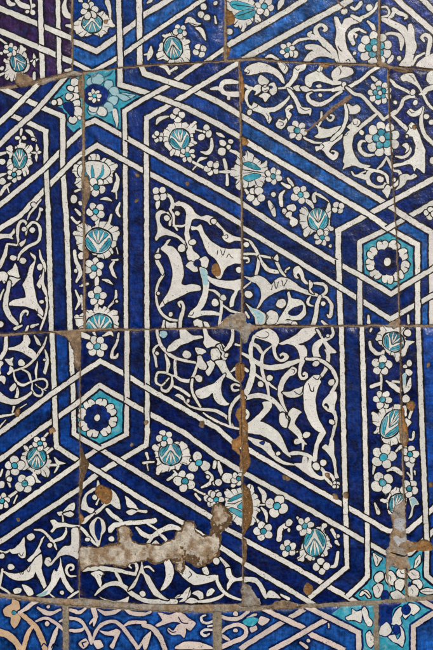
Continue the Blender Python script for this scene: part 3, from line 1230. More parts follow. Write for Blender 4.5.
P 76 88 90 64 112 78 126 92 116 108 96 108 84 102
P 54 128 66 112 84 106 96 122 86 142 64 152 70 136
P 126 106 146 97 159 122 156 142 140 153 126 136
P 92 150 110 142 131 152 122 168 108 182 98 166 82 158
P 96 118 110 108 126 118 122 134 106 140 96 132
k 92 108 3 108 118 4 124 112 3
k 100 136 3 116 130 4 128 136 3
o 134 118 6 5
s 8 108 5 22 112 12 36 120 12 56 120 4
s 54 122 8 32 140 14 26 166 12 36 198 7
p 28 184 50 200 58 184 72 190 100 206 140 206 172 190 196 172 218 150 214 168 196 190 176 210 150 224 126 228 137 252 126 274 112 252 100 236 84 228 60 222 42 212
k 54 212 3 70 204 4 78 190 3
k 112 232 3 124 244 3 122 258 3
d 40 226 12
P 202 122 222 130 240 152 256 182 268 204 290 206 307 210 308 224 302 242 296 232 270 234 254 226 244 200 230 168 212 142
k 260 206 3 280 217 4 302 214 3
P 200 232 196 214 206 200 222 193 231 206 220 212 212 222 223 236 208 264 202 250
k 206 216 3 214 210 3 222 214 3
P 156 278 168 258 190 262 201 252 205 266 194 288 180 299 162 293
k 170 268 3 186 270 4 188 282 4 176 286 3
f 248 305 48 6
s 268 328 5 290 344 8 320 356 9 352 358 5
p 322 332 340 318 336 296 324 280 350 292 380 298 440 286 440 322 400 330 370 336 345 339
s 352 226 8 350 262 10 338 290 5
p 324 374 346 372 352 360 376 354 402 346 440 318 440 338 410 362 394 378 384 396 392 404 404 412 410 402 402 396 394 400 396 390 410 392 425 404 420 425 402 433 384 424 372 408 360 392 346 386 332 394
k 352 360 3 363 374 4 352 388 3
S 370 240 5 386 260 8 400 258 8 405 244 8 394 239 6
tile G,P
@ 333 60 4.33
p 0 72 10 44 30 36 44 30 66 30 84 40 89 56 76 68 54 74 30 82 8 100 -3 110
k 26 32 3 35 48 4 28 64 3
d 48 105 11
s -2 132 12 26 126 12 66 118 13 100 100 13 130 80 13 160 52 13 198 30 13
S 58 120 8 90 146 14 120 152 14 140 170 14 168 204 14 196 232 14 220 258 11
P 162 69 178 71 194 86 186 97 172 86
D 203 142 54
P 48 198 66 190 84 200 104 193 117 206 114 222 96 235 72 235 66 218
S 50 190 8 58 220 12 56 260 14 40 300 14 10 330 14 -5 346 12
P 60 290 76 276 84 258 100 253 115 262 117 276 106 286 96 284 110 296 90 330 84 360 86 390 98 420 120 446 162 458 150 466 120 468 88 456 66 462 42 474 48 450 42 440 50 400 44 360 46 330 66 308 74 302
k 84 262 3 92 278 4 104 276 3 104 264 3
k 44 330 3 58 326 3 66 316 3
s 94 318 8 124 286 13 160 256 14 188 234 9
d 124 314 11
D 214 342 80
s 142 352 6 122 352 12 114 372 15 122 396 15 150 412 13 184 408 5
k 120 372 3 134 384 3 140 398 3
s 272 416 5 300 422 11 324 410 13 332 386 13 322 364 7
P 300 370 318 359 330 372 326 392 312 402 318 386
s 250 238 8 266 232 12 290 206 13 304 172 13 330 158 13 354 160 7
s 242 80 4 256 96 11 272 112 13 296 122 11 330 140 11 352 157 7
s 220 257 9 244 240 13 270 220 11
s 253 238 8 280 264 13 310 290 15 332 308 13
P 330 300 328 284 340 269 356 282 368 310 384 350 398 390 398 430 395 490 376 476 362 468 352 482 346 462 330 452 300 456 270 464 252 464 266 450 300 444 330 430 350 408 356 372 346 336 332 330 320 336 312 324
k 330 284 3 340 296 4 350 286 3
s 80 483 5 90 498 8 106 500 9 122 490 8 142 482 5
p 90 500 120 490 140 496 150 480 170 473 184 480 166 492 158 510 166 530 190 544 216 540 224 530 238 540 222 554 190 556 150 540 140 520 118 512
d 206 516 16
s 194 470 7 212 452 12 229 426 7
s 231 418 5 242 440 12 258 474 10
s 138 470 7 180 478 11 220 490 11 236 512 11 239 542 8
P 222 558 234 540 247 548 251 562 240 590 234 598 222 580 213 566
s 260 480 8 286 484 12 292 508 13 280 534 13 254 552 9
P 290 500 320 492 336 500 350 493 364 504 344 516 322 520 310 540 290 556 270 563 288 540
d 264 520 9
P 290 76 306 62 330 57 350 60 358 80 366 96 385 130 378 138 364 116 344 102 320 92 302 93
k 330 64 3 347 80 4 352 92 3
p 370 152 384 134 400 120 420 110 440 107 440 126 412 136 400 151
s 382 138 6 400 170 10 420 200 11 440 214 10
d 346 138 13
d 356 184 11
S 388 206 12 382 250 14 384 290 15 400 328 15 440 368 15
P 319 227 336 212 356 222 386 204 376 236 352 246 334 241
k 330 218 3 342 230 4 352 226 3
P 407 66 420 50 440 47 440 100 420 104 403 88
d 404 246 12
d 426 270 12
d 434 436 16
d 268 184 9
d 318 330 6
tile F
@ 148 183 4.33
M arabesque
F 50 46 36 4 40
s 44 94 9 58 64 10 76 52 12 96 60 12 106 84 13 100 110 11
P 33 82 52 75 51 100 38 113 31 98
p 36 130 50 118 70 120 88 130 78 130 60 134 52 150 54 172 66 192 90 204 120 220 146 238 162 258 169 282 152 262 130 240 104 230 80 226 52 234 36 250 31 236 40 214 40 180 34 150
s 86 128 7 96 150 10 94 182 9
d 82 152 13
P 118 84 146 82 172 92 194 112 206 130 230 146 254 138 276 146 292 152 300 168 320 190 338 210 366 226 408 240 408 250 378 250 354 258 330 248 321 232 330 222 322 206 304 192 290 178 268 180 256 168 230 158 206 154 190 160 184 182 178 210 182 236 186 262 196 290 222 316 227 335 212 340 190 341 172 330 166 300 172 280 164 254 158 220 160 190 164 160 166 134 158 112 140 98 122 100
k 328 226 3 344 224 4 346 236 4 333 241 3
d 284 166 12
d 126 132 11
s 110 108 6 113 94 11 134 85 12
d 146 282 16
d 192 256 16
s 96 112 9 110 140 9 112 176 9 126 203 7
s 110 186 7 150 186 9 160 180 4
P 186 186 210 190 229 178 240 206 260 236 290 264 320 280 360 286 408 288 408 346 372 350 344 362 330 382 318 410 306 416 291 402 300 380 304 350 290 328 262 306 248 282 236 250 222 214 208 202 190 205
k 300 293 4 300 309 4
k 313 287 3 324 313 4 335 281 3
k 339 323 4 350 306 3 358 318 4 370 325 3
P 163 357 182 338 202 346 212 364 217 382 196 385 178 372
P 224 330 250 317 263 336 258 362 242 371 226 352
o 214 346 14 14
P 56 286 74 262 84 248 99 245 82 270 100 272 124 292 142 320 152 360 154 400 144 434 160 442 190 436 225 446 227 462 200 468 170 476 140 492 110 506 84 516 70 530 48 542 62 510 84 480 98 446 106 400 100 350 86 312
k 64 505 3 72 524 4 87 522 4 87 507 3
s 48 284 5 38 310 11 40 340 15 56 370 15 62 400 13 46 430 11 36 460 9 36 500 9 46 540 11 66 572 11 96 590 11 128 595 7
k 50 385 3 62 402 4 69 389 3
d 42 318 13
d 44 478 7
d 98 568 10
S 138 632 14 142 590 14 150 560 13 154 534 12 144 516 10 132 520 9 138 535 5
P 224 366 252 376 264 410 262 460 252 510 236 540 226 554 250 552 280 554 314 564 314 576 270 572 230 576 200 584 172 579 184 556 212 530 230 490 238 450 232 410
w 228 370 250 378 258 410 258 440 240 440 234 410
k 176 572 3 190 574 4 197 559 3
P 254 398 280 412 320 420 360 424 408 417 408 458 392 466 378 500 370 532 356 538 354 516 362 490 376 466 350 458 310 452 280 438 262 420
s 262 462 5 290 470 9 312 490 11 318 524 11 316 570 11 308 612 11
s 318 524 6 350 548 9 380 560 9 408 567 8
d 290 518 17
d 326 496 14
s 64 642 14 70 598 9
P 77 600 96 606 123 606 118 642 84 642
P 196 600 214 588 232 596 246 614 244 636 226 628 212 616 204 620
P 240 600 258 604 271 626 262 637 246 624
s 294 634 10 324 602 7
d 394 376 14
tile G
@ 241 215 4.33
M arabesque
s 12 102 4 40 116 9 62 148 12 76 184 13 74 220 13 66 258 10
d 22 128 13
s 12 168 10 56 170 9 80 177 5
s 12 186 12 30 188 9 35 200 6 24 207 5
S 78 180 5 96 214 13 122 240 15 160 246 13 194 246 5
s 80 176 6 112 182 9 148 190 9
S 138 186 6 156 206 11 172 240 11 194 269 5
P 141 191 157 170 163 186 160 201
s 194 239 5 210 229 8
P 225 240 232 224 248 221 264 234 272 256 276 276 294 300 276 297 262 282 256 262 246 250 240 262 251 271 240 275 229 266
P 12 264 44 270 72 262 94 268 118 290 130 302 150 280 172 270 200 274 230 290 256 312 290 328 332 342 332 354 290 346 256 334 220 322 180 324 150 336 120 352 96 372 78 400 65 409 78 380 88 350 84 320 66 298 40 286
k 145 289 4 152 319 4 163 289 3
k 177 285 4 186 309 4 199 281 3
k 136 307 4 132 325 4
S 302 298 6 330 296 11 356 300 13 370 318 13 364 340 11 340 353 9
P 295 283 311 296 308 312 300 320 317 345 296 330
s 300 352 4 288 372 11 294 388 9 314 393 5
d 356 384 10
s 342 352 6 368 358 11 386 376 12 392 404 15 384 440 13 373 432 5
S 342 354 13 330 390 15 324 430 17 312 480 19
d 34 344 18
s 12 317 7 42 291 5
P 208 330 220 360 260 368 280 396 280 430 256 452 226 456 200 450 170 470 138 479 156 460 176 430 196 400 206 370 199 340
b 206 426 226 404 266 392 262 414 240 434
d 174 382 22
P 103 448 110 424 132 413 156 424 161 446 150 468 120 477 107 466
k 105 420 3 117 440 4 112 454 3
P 18 382 50 404 80 412 104 430 106 460 92 480 66 480 60 446 40 416
w 30 394 56 410 84 420 98 440 90 466 72 462 60 430
s 20 420 8 34 442 10
s 158 467 9 200 462 13 242 471 10
d 232 474 14
s 350 460 8 374 482 14
tile I
@ 146 326 4.33
M arabesque
s 48 8 12 50 44 12 66 84 13 96 118 13 130 140 12 176 152 11 224 160 7
d 74 36 16
w 62 24 84 22 92 36 76 52 64 44
P 144 12 170 16 200 40 240 42 246 52 210 60 180 74 150 84 126 104 100 112 91 106 100 84 126 62 148 50
P 246 10 262 14 272 36 290 56 330 76 341 91 310 92 286 88 264 95 248 76 252 44
s 376 12 13 374 50 15 360 84 15 334 112 9
P 305 85 324 77 332 100 340 116 357 118 350 140 336 151 324 130 308 110
k 320 82 3 328 104 4 343 110 3
d 348 126 10
P 213 93 244 98 258 106 263 120 244 122 232 131 223 122
P 223 130 240 128 248 150 265 170 256 189 236 187 221 170
P 262 150 302 150 292 184 270 216 257 196 272 178
P 282 102 310 99 323 122 316 146 296 151 280 138
o 262 134 15 17
P 300 152 340 149 350 176 370 210 396 236 406 246 380 236 350 222 328 200 314 176
s 404 258 9 382 252 9 370 264 9 380 280 9 402 278 7
s 368 197 5 390 182 11 414 176 9
P 215 281 256 262 290 250 318 226 343 206 345 216 330 240 326 276 332 306 350 330 370 341 340 343 312 336 296 318 288 290 272 304 240 315 221 304
d 176 124 18
d 228 228 17
d 182 326 9
s 128 144 9 126 176 11 130 212 11
s 124 215 9 160 236 13 192 234 13 212 200 11 223 162 7
S 200 232 10 198 270 11 212 310 11 236 350 7
s 120 217 7 86 204 9 56 200 10 44 218 10 46 246 9 70 256 7 98 226 5
s 112 218 7 112 256 11 90 282 11 68 276 9 66 260 5
k 74 230 3 90 245 3
s 84 124 6 96 160 15 92 198 9
s 58 78 5 34 100 9 38 128 11 46 174 9
d 48 118 10
s 120 259 7 152 276 13 188 302 10
P 123 301 140 293 160 304 171 327 154 320 138 308
s 166 329 5 200 352 7 240 360 9 290 364 13 336 384 13 360 408 11 379 438 5
S 366 438 6 362 390 11 370 350 13 390 318 13 414 298 9
s 248 375 5 280 398 9 330 424 9 380 440 9 406 447 7
s 388 80 9 414 84 7
tile E
@ 0 195 4.643
M arabesque
d 155 46 11
d 190 66 10
s 128 114 5 140 86 9 166 54 9 190 20 5
s 186 60 5 182 96 9 164 130 7
s 86 230 9 82 180 11 84 146 13 100 122 11 118 126 11 126 152 9 124 188 7
S 121 184 6 128 150 10 150 128 11 174 136 11 186 160 13 184 200 13 170 220 11 130 240 13 96 270 11 82 299 7
d 112 160 12
d 150 164 14
P 91 225 112 210 121 204 114 226 99 241
p -3 180 30 180 50 178 67 156 70 176 56 192 61 207 40 200 16 200 -3 206
s 34 227 6 76 233 8
s -3 332 18 22 280 17 34 230 9
d 62 292 14
d 106 306 16
P 70 315 60 340 35 357 44 370 80 383 93 380 86 356 80 330
P 139 267 156 276 167 290 160 330 152 370 156 410 164 450 176 500 201 540 199 562 180 548 150 528 110 516 60 514 38 509 60 490 100 480 118 474 114 440 106 416 124 380 140 330 160 304 150 288
k 160 531 3 174 544 4 177 529 3
s 185 256 5 190 290 11 206 320 13 208 350 11 188 382 9
P 202 340 196 372 178 400 171 416 182 433 191 424 186 410 194 420 196 440 214 470 223 492 216 440 204 400 207 366
s 214 476 8 220 510 9 214 550 9 200 590 9 189 624 7
d 186 334 15
d 194 496 11
s 179 555 7 197 571 7
P -3 360 22 355 37 372 30 400 18 411 10 396 -3 402
P 47 379 80 388 99 390 76 404 56 425 43 412
k 20 396 3 29 409 3
k 49 403 3 59 413 3
P 36 400 50 400 46 440 40 480 40 520 58 560 87 597 80 607 54 590 30 560 14 520 16 480 28 440
s -3 484 12 17 438 5
s 94 590 5 98 560 11 112 540 13 130 542 9 125 558 5
d 4 600 14
s 68 621 11 102 605 7
s 148 611 15 178 599 7
s 118 642 10 131 608 7
tile H
@ 0 498 4.815
M arabesque
P 328 38 357 22 359 50 346 66 322 71 300 73
P 275 69 300 65 305 80 286 87
P 303 77 340 65 358 80 340 91
s 302 84 5 304 112 7
p 241 108 262 105 280 118 310 120 350 128 390 134 390 148 340 140 300 138 270 146 252 166 243 161 256 140
s 166 154 5 200 156 11 226 176 11 250 206 15 274 247 5
s 318 144 5 316 170 13 296 194 15 260 207 11
d 148 188 20
d 240 228 12
P 345 150 378 152 378 290 350 280 320 272 290 280 270 300 250 320 230 329 215 312 222 290 238 285 247 300 236 312 250 306 266 286 284 256 310 232 340 226
k 230 299 3 241 304 3
P 116 189 120 230 124 262 122 285 104 291 87 274 96 264 84 268 60 268 46 254 70 240 94 220
k 93 269 4 106 280 4 113 263 3
s -3 254 6 24 262 9 52 250 7
d 10 280 14
p 215 182 206 206 190 240 197 260 178 276 160 300 140 307 132 296 160 270 180 240 198 200
P 200 270 204 310 200 340 208 370 216 400 225 431 212 438 198 410 182 380 170 356 160 380 130 394 90 397 50 386 20 362 10 350 50 362 90 362 120 350 150 320 170 290
k 88 351 4 100 369 4
k 97 343 3 108 367 4 119 339 3
k 123 333 3 138 357 4 147 327 3
d 52 332 16
s 12 344 9 4 390 13 -4 432 8
P 290 282 300 330 310 370 330 410 354 444 344 456 324 440 304 410 292 380 280 400 260 430 236 462 200 475 174 471 200 456 226 432 244 400 252 366 262 345 272 356 280 340 288 320
w 176 470 204 456 232 444 222 462 200 474
k 261 351 3 278 350 3
s 366 376 5 336 376 9 318 350 13 328 326 13 346 322 11 353 340 8 340 349 5
d 298 456 11
P 61 442 84 433 103 440 98 457 72 461
P 105 417 134 424 154 440 161 463 140 473 120 452
s -3 427 7 30 446 9 52 463 5
s 239 461 5 264 482 8
s 328 481 6 350 466 11 376 451 7
tile I
@ 76 474 4.33
M arabesque
P 23 149 28 110 42 84 70 62 98 59 74 76 50 90 44 114 54 142 76 150 85 165 64 171 44 158
d 80 100 11
s 96 30 7 96 58 13
s 98 108 5 89 132 7
s 109 108 5 117 132 5
P 147 65 170 80 186 110 193 150 172 146 150 128 130 140 104 164 84 177 75 170 110 140 140 104
s 136 154 13 160 180 18 198 205 12
P 18 211 38 190 60 178 84 168 60 196 34 217
P 96 185 116 198 129 220 126 246 112 270 98 313 78 280 62 250 59 222 74 198
b 96 194 108 220 106 256 98 284 86 256 84 222
s -2 230 15 24 236 13 44 256 13 72 292 11 99 315 5
p 141 252 140 232 160 214 200 206 240 202 290 200 320 194 345 189 351 204 338 213 316 214 280 218 240 220 200 226 172 234 156 253
s 308 213 9 348 239 7
P 213 94 240 116 262 138 271 162 256 158 240 150 222 140
P 217 164 240 153 265 162 246 177 228 175
s 268 160 7 302 162 13
s 262 231 9 290 260 18 320 270 18 352 261 13
s 304 308 9 340 262 15 380 240 17 420 232 15 452 240 11
s 370 262 7 384 280 13 404 307 8
d 154 280 12
d 50 284 10
P 329 300 346 287 361 304 350 317
P 231 295 262 300 286 312 262 319 238 312
p 22 400 50 396 84 390 120 398 160 406 200 412 230 422 264 428 264 440 230 436 196 428 160 424 130 420 100 422 60 420 28 421
s 256 433 7 264 408 13 256 386 11 238 384 9 230 396 8 238 407 6
P 65 429 100 419 121 432 108 450 112 470 104 492 92 468 80 446
k 101 434 3 112 442 4 119 431 3
s 171 422 7 184 446 13 196 470 11 212 488 7
s 82 524 5 110 496 13 140 478 17 180 474 18 212 490 18 240 516 17 280 540 18 330 552 18 433 552 18
P 99 529 130 544 170 550 210 540 230 529 222 557 180 563 140 557
w 160 556 195 552 200 560 170 563
P 284 374 290 396 300 430 320 446 345 490 372 524 402 545 370 541 336 520 310 480 294 440 280 430 268 460 250 490 226 506 240 480 264 446 278 410
s 336 420 5 318 402 9 298 404 7
d 288 518 13
P 377 350 404 370 420 400 425 430 410 470 384 500 365 502 380 474 388 440 386 400 376 374
@ 160 500 4.33
s 3 149 9 30 182 11
s -2 138 15 30 120 18 60 116 18 92 131 14
P 79 140 98 150 109 177 90 181 79 164
d 4 262 12
P 105 281 130 296 160 320 200 326 242 323 248 340 220 354 180 364 150 367 126 354 96 330 82 311 98 318
k 128 308 3 137 322 4 123 337 4
k 101 317 3 91 327 3
s 249 328 7 250 356 13 270 390 13 304 416 13 348 431 8
s 260 250 9 290 284 15 300 318 16
P 286 299 304 295 312 322 330 338 366 329 366 346 330 352 310 362 292 390 289 366 300 346 289 330
d 244 264 15
P 181 296 200 289 213 310 206 323 189 318
P 65 425 74 413 96 408 112 390 129 376 133 404 126 424 110 437 83 441 100 424
k 69 420 3 84 418 4 93 405 3
P 139 404 164 391 185 402 189 425 172 431 160 416
P 108 443 130 424 150 426 166 439 150 447
P 203 417 206 392 224 381 237 392 224 411
s 168 440 9 210 436 13 250 424 13 278 405 7
k 127 358 4 132 380 4 115 432 3
tile H
@ 0 328 6.37
M arabesque
P 150 48 180 48 193 90 178 120 210 140 229 160 225 187 206 197 180 180 150 160 100 142 60 141 54 128 90 120 130 100 148 76
d 136 222 22
s 40 52 18 36 110 24 30 150 24 -3 202 22
P 29 199 60 196 87 187 78 214 85 241 60 236
P 65 245 85 262 76 283 55 302 43 290
P -3 299 20 306 35 320 26 358 10 340 -3 330
o 30 262 24 26
P -3 209 21 220 10 250 8 291 -3 291
s 297 58 7 272 124 13 236 176 13 190 226 13 140 256 11 82 275 9
s 86 274 6 94 316 11 116 352 15 150 364 15 192 347 9
s 138 261 7 178 282 13 194 320 13 199 348 7
s 221 50 7 240 90 20 258 111 6
P 285 134 305 166 311 206 302 256 290 297 275 280 284 240 290 200
d 284 202 10
s 238 214 6 230 270 13 232 322 7
s 198 347 7 236 328 10 276 326 10 300 348 11 298 376 9 276 391 5
s 204 348 6 206 396 11 232 430 13 262 430 12 272 406 8 260 384 5
k 236 352 3 242 380 4
s 226 356 5 250 380 5 292 397 5
s 104 370 7 112 410 16 100 460 18 79 534 8
P 61 387 76 364 96 349 105 370 90 397 73 403
P -3 406 30 430 70 452 120 450 170 424 199 401 207 414 180 440 150 462 100 489 50 483 -3 464
s -3 566 15 50 556 13 112 539 8
s 128 511 7 167 484 5
s -3 632 9 38 585 5
tile J
@ 216 540
M arabesque
s 150 238 28 200 236 28 242 244 28
@ 0 0 1
tile C
c ochre 225 10 230 11 234 16 234 22 229 25 224 25
tile F
c ochre 213 266 217 263 220 266 220 275 216 276 212 272
tile I
c ochre 96.5 488 100 485 107 487 111.5 491 111.5 499 106 504 100 499 96 494
tile J
c ochre 305 585 308 583 312 587 312 592 308 595 304 591
c tan 344 492.5 347 492 347.5 497 345 498.5 343.5 496
c tan 286 477 289 477 290 480 287 480.5
c tan 333 494 337 495 338 499 334 498.5
c tan 325 473 329 473 329 477 326 477
c tan 283 476.5 287 476 288 479.5 284 479.5
tile Q
c ochre 407 403 412 401 415 405 412 411 407 408.5
c tan 429 484 432 483.5 432.5 487 429.5 487
c tan 427 364 429 363.5 429 366 427 366.5
tile H
c ochre 16 410 19.5 408 20 414 18 417 15.5 414
c ochre 49.5 429.5 53 427.5 54.5 431 51 434
tile I
c tan 200.5 421 204 422 203.5 427 199.5 425.5
c tan 144 421 147 420 148 423 145 424.5
tile F
c tan 186 182.5 189 182 188.5 185 186.5 185.5
c tan 136.5 174 139 174 138.5 176 136.5 176
c tan 136 199.5 138 199 138.5 201 136 201.5
tile G
c ochre 241.5 137 246 139 248 143 243 144
c ochre 319.5 63 325 62 329 64.5 327 67 322 66.5
tile B
c tan 103.5 20 107.5 20 107 22.5 104.5 23
tile I
c grey 131 444 133 444 132.6 446 131 446
c ochre 237 365 241 363 244 366 244 377 239 381 236 376
tile J
c ochre 241 364 244 366 243.6 376 241.5 381
c ochre 242 392 244 394 245.5 404 244.6 418 247 424 247.5 433 242.5 434
tile I
c ochre 236.5 414 241.5 408 242 434 239 434 240 424
tile J
c ochre 242 486 249 490 252.5 503 252 519 246 530 242 532
tile I
c ochre 239.4 436 242.4 432 243 441 240 449 242 466 240.5 470 239.5 455 233 449 231.5 441 236 438.5
tile J
c ochre 242 430 247 434 247.5 444 249.6 455 249.6 463 246.5 471 242.5 471
c brown 242.5 541 246 541 246 556 244 566 242.5 566
tile Q
c ochre 401.5 408 404 412 405 422 408 430 409 441 404 443 401.5 438
c ochre 402.5 432 406.5 434 408 441 404 446
tile J
c ochre 399 412 401.5 412 402.5 440 400 440
tile I
c brown 80 448 84 455 88 464 86 472 83 480 81 494 79.5 496
c ochre 80.4 514 83 516 83 521 80.4 523
tile F
c brown 84 180 87 176 90 184 89 196 86 206 84 208
c tan 85 250 88 250 88 257 85 259
tile Q
c ochre 405 541 416 542 424 540 431 543 432 549 424 551 414 550 405 552
tile E
c tan 79 79 83 79 83 96 80 96
tile G
c ochre 240 72 243 78 244 90 243 98 241 102
tile C
c ochre 225 46 229 48 229 56 224.5 57
tile P
c tan 393 68.6 399 68.5 411 70 412 72 398 71.5
tile H
c tan 17 518.5 19 518 19 520.5 17.5 521
tile G
c tan 402 80 404 79 404 82 402 82
tile P
c tan 413.5 126 416 126 416 129 413.6 129
tile *
"""
import bpy, bmesh
from mathutils import Vector
from mathutils.geometry import delaunay_2d_cdt
rnd = random.Random(7)
S = 0.00125
C = bpy.context.scene.collection
def wx(u): return (u - 216.5) * S
def wz(v): return (325.0 - v) * S

# ---------------------------------------------------------------- materials
def lin(r, g, b):
    f = lambda c: (c / 255 / 12.92) if c / 255 <= .04045 else ((c / 255 + .055) / 1.055) ** 2.4
    return (f(r), f(g), f(b), 1.0)

class NT:
    def __init__(self, name):
        self.m = bpy.data.materials.new(name); self.m.use_nodes = True
        self.t = self.m.node_tree; self.t.nodes.clear()
        self.out = self.n('ShaderNodeOutputMaterial'); self.b = self.n('ShaderNodeBsdfPrincipled')
        self.l(self.b.outputs[0], self.out.inputs[0])
        self.pos = self.n('ShaderNodeNewGeometry').outputs['Position']
    def n(self, k, **kw):
        o = self.t.nodes.new(k)
        for a, b in kw.items(): setattr(o, a, b)
        return o
    def l(self, a, b): self.t.links.new(a, b)
    def put(self, sock, v):
        if hasattr(v, 'links') or isinstance(v, bpy.types.NodeSocket): self.l(v, sock)
        else: sock.default_value = v
    def noise(self, scale, detail=3, rough=.55, vec=None, dist=0.0, stretch=None):
        v = vec or self.pos
        if stretch:
            mp = self.n('ShaderNodeMapping'); mp.inputs['Scale'].default_value = stretch[:3]
            if len(stretch) > 3: mp.inputs['Rotation'].default_value = (0, stretch[3], 0)
            self.l(v, mp.inputs[0]); v = mp.outputs[0]
        o = self.n('ShaderNodeTexNoise'); self.l(v, o.inputs['Vector'])
        o.inputs['Scale'].default_value = scale; o.inputs['Detail'].default_value = detail
        o.inputs['Roughness'].default_value = rough; o.inputs['Distortion'].default_value = dist
        return o.outputs['Fac']
    def rng(self, x, a, b, c=0., d=1.):
        o = self.n('ShaderNodeMapRange'); o.clamp = True; self.l(x, o.inputs[0])
        for i, v in enumerate((a, b, c, d)): o.inputs[i + 1].default_value = v
        return o.outputs[0]
    def mul(self, a, b, op='MULTIPLY'):
        o = self.n('ShaderNodeMath', operation=op); self.put(o.inputs[0], a); self.put(o.inputs[1], b); return o.outputs[0]
    def mix(self, f, a, b, mode='MIX'):
        o = self.n('ShaderNodeMix', data_type='RGBA', blend_type=mode)
        self.put(o.inputs['Factor'], f); self.put(o.inputs[6], a); self.put(o.inputs[7], b); return o.outputs[2]
    def attr(self, name, out='Color'):
        o = self.n('ShaderNodeAttribute', attribute_name=name); return o.outputs[out]
    def bump(self, h, strength, dist, prev=None):
        o = self.n('ShaderNodeBump'); o.inputs['Strength'].default_value = strength; o.inputs['Distance'].default_value = dist
        self.l(h, o.inputs['Height'])
        if prev: self.l(prev, o.inputs['Normal'])
        return o.outputs[0]
    def finish(self, col, rough, nrm, spec=.5):
        self.put(self.b.inputs['Base Color'], col); self.put(self.b.inputs['Roughness'], rough)
        self.l(nrm, self.b.inputs['Normal']); self.b.inputs['Specular IOR Level'].default_value = spec
        return self.m

BISCUIT = (.19, .13, .08, 1)
def rim_wear(t, col, amount=1.0):
    """brown worn glaze where the tile edge rounds off"""
    rim = t.attr('rim', 'Fac')
    n = t.noise(420, 4, .7)
    lim = t.rng(n, .34, .74, 0., .22 * amount)
    near = t.n('ShaderNodeMath', operation='LESS_THAN'); t.l(rim, near.inputs[0]); t.l(lim, near.inputs[1])
    soft = t.rng(rim, 0., .5, .45, 0.)
    b = t.mix(t.noise(900, 3), (.30, .22, .14, 1), (.09, .055, .03, 1))
    c = t.mix(t.mul(soft, t.rng(t.noise(160, 3), .4, .7)), col, b)
    return t.mix(near.outputs[0], c, b), near.outputs[0]

def glaze_normal(t, k=1.0):
    a = t.bump(t.noise(34, 2, .5), .34 * k, .005)
    b = t.bump(t.noise(300, 3, .55), .22 * k, .0012, a)
    return t.bump(t.noise(1500, 2, .6), .12 * k, .0004, b)

def mat_blue():
    t = NT('cobalt_glaze'); tint = t.attr('tint')
    brush = t.attr('brush', 'Vector')                       # turns the brush marks a little differently in every tile
    mp = t.n('ShaderNodeMapping'); t.l(t.pos, mp.inputs[0]); t.l(brush, mp.inputs['Location'])
    v = mp.outputs[0]
    s1 = t.noise(210, 4, .65, vec=v, dist=.5); s2 = t.noise(52, 5, .62, vec=v, dist=.8); s3 = t.noise(430, 2, .6, vec=v, stretch=(1, 1, .16, .35))
    s4 = t.noise(300, 3, .6, vec=v, stretch=(.2, 1, 1, -.5))
    f = t.mul(t.mul(t.rng(s1, .30, .72, .50, 1.55), t.rng(s2, .32, .70, .30, 1.9)), t.mul(t.rng(s3, .3, .72, .72, 1.3), t.rng(s4, .3, .72, .75, 1.3)))
    c = t.mix(1.0, tint, f, 'MULTIPLY')
    pool = t.rng(t.noise(80, 5, .68, vec=v, dist=1.0), .50, .74, 0., .55)
    c = t.mix(pool, c, t.mix(.55, tint, (.012, .085, .38, 1)))
    craze = t.n('ShaderNodeTexVoronoi', feature='DISTANCE_TO_EDGE'); craze.inputs['Scale'].default_value = 95; t.l(v, craze.inputs['Vector'])
    ck = t.mul(t.rng(craze.outputs['Distance'], .006, .022, .55, 0.), t.rng(t.noise(30, 2), .50, .62))
    c = t.mix(ck, c, (.004, .006, .02, 1))
    haze = t.rng(t.noise(700, 3, .7), .72, .80, 0., .5)          # scuffed pale pinholes
    c = t.mix(haze, c, (.22, .27, .42, 1))
    dark = t.rng(t.noise(1100, 2, .6), .70, .78, 0., .7)
    c = t.mix(dark, c, (.006, .006, .012, 1))
    c, w = rim_wear(t, c)
    r = t.mix(w, t.rng(t.noise(300, 3), .3, .7, .14, .30), (.8, .8, .8, 1))
    return t.finish(c, r, glaze_normal(t, 1.5), .17)
def mat_white():
    t = NT('tin_white_glaze'); tint = t.attr('tint')
    f = t.mul(t.rng(t.noise(120, 4, .6), .25, .75, .80, 1.10), t.rng(t.noise(800, 3, .75), .28, .72, .78, 1.10))
    c = t.mix(1.0, tint, f, 'MULTIPLY')
    c = t.mix(t.rng(t.noise(60, 4, .65), .54, .76, 0., .34), c, (.47, .41, .32, 1))     # old dirt in the glaze
    c = t.mix(t.rng(t.noise(75, 3, .6, dist=.5), .62, .76, 0., .26), c, (.34, .45, .60, 1))     # bleeding cobalt
    c = t.mix(t.rng(t.noise(560, 2, .5), .64, .69, 0., .9), c, (.10, .065, .04, 1))      # pinholes
    c = t.mix(t.rng(t.noise(1500, 2, .55), .62, .72, 0., .62), c, (.16, .12, .09, 1))
    c, w = rim_wear(t, c)
    r = t.mix(w, t.rng(t.noise(300, 3), .3, .7, .24, .46), (.8, .8, .8, 1))
    return t.finish(c, r, glaze_normal(t, 1.2), .22)
def mat_turq():
    t = NT('turquoise_glaze'); tint = t.attr('tint')
    f = t.rng(t.noise(170, 4, .6, dist=.5), .25, .75, .55, 1.35)
    c = t.mix(1.0, tint, f, 'MULTIPLY')
    c = t.mix(t.rng(t.noise(110, 3, .5, dist=.7), .5, .76, 0., .6), c, (.36, .56, .60, 1))
    c = t.mix(t.rng(t.noise(26, 3, .6, dist=.6), .56, .74, 0., .6), c, (.012, .09, .26, 1))
    c = t.mix(t.rng(t.noise(900, 2, .5), .69, .75, 0., .6), c, (.03, .04, .04, 1))
    c, w = rim_wear(t, c)
    r = t.mix(w, t.rng(t.noise(300, 3), .3, .7, .14, .30), (.8, .8, .8, 1))
    return t.finish(c, r, glaze_normal(t, 1.5), .17)
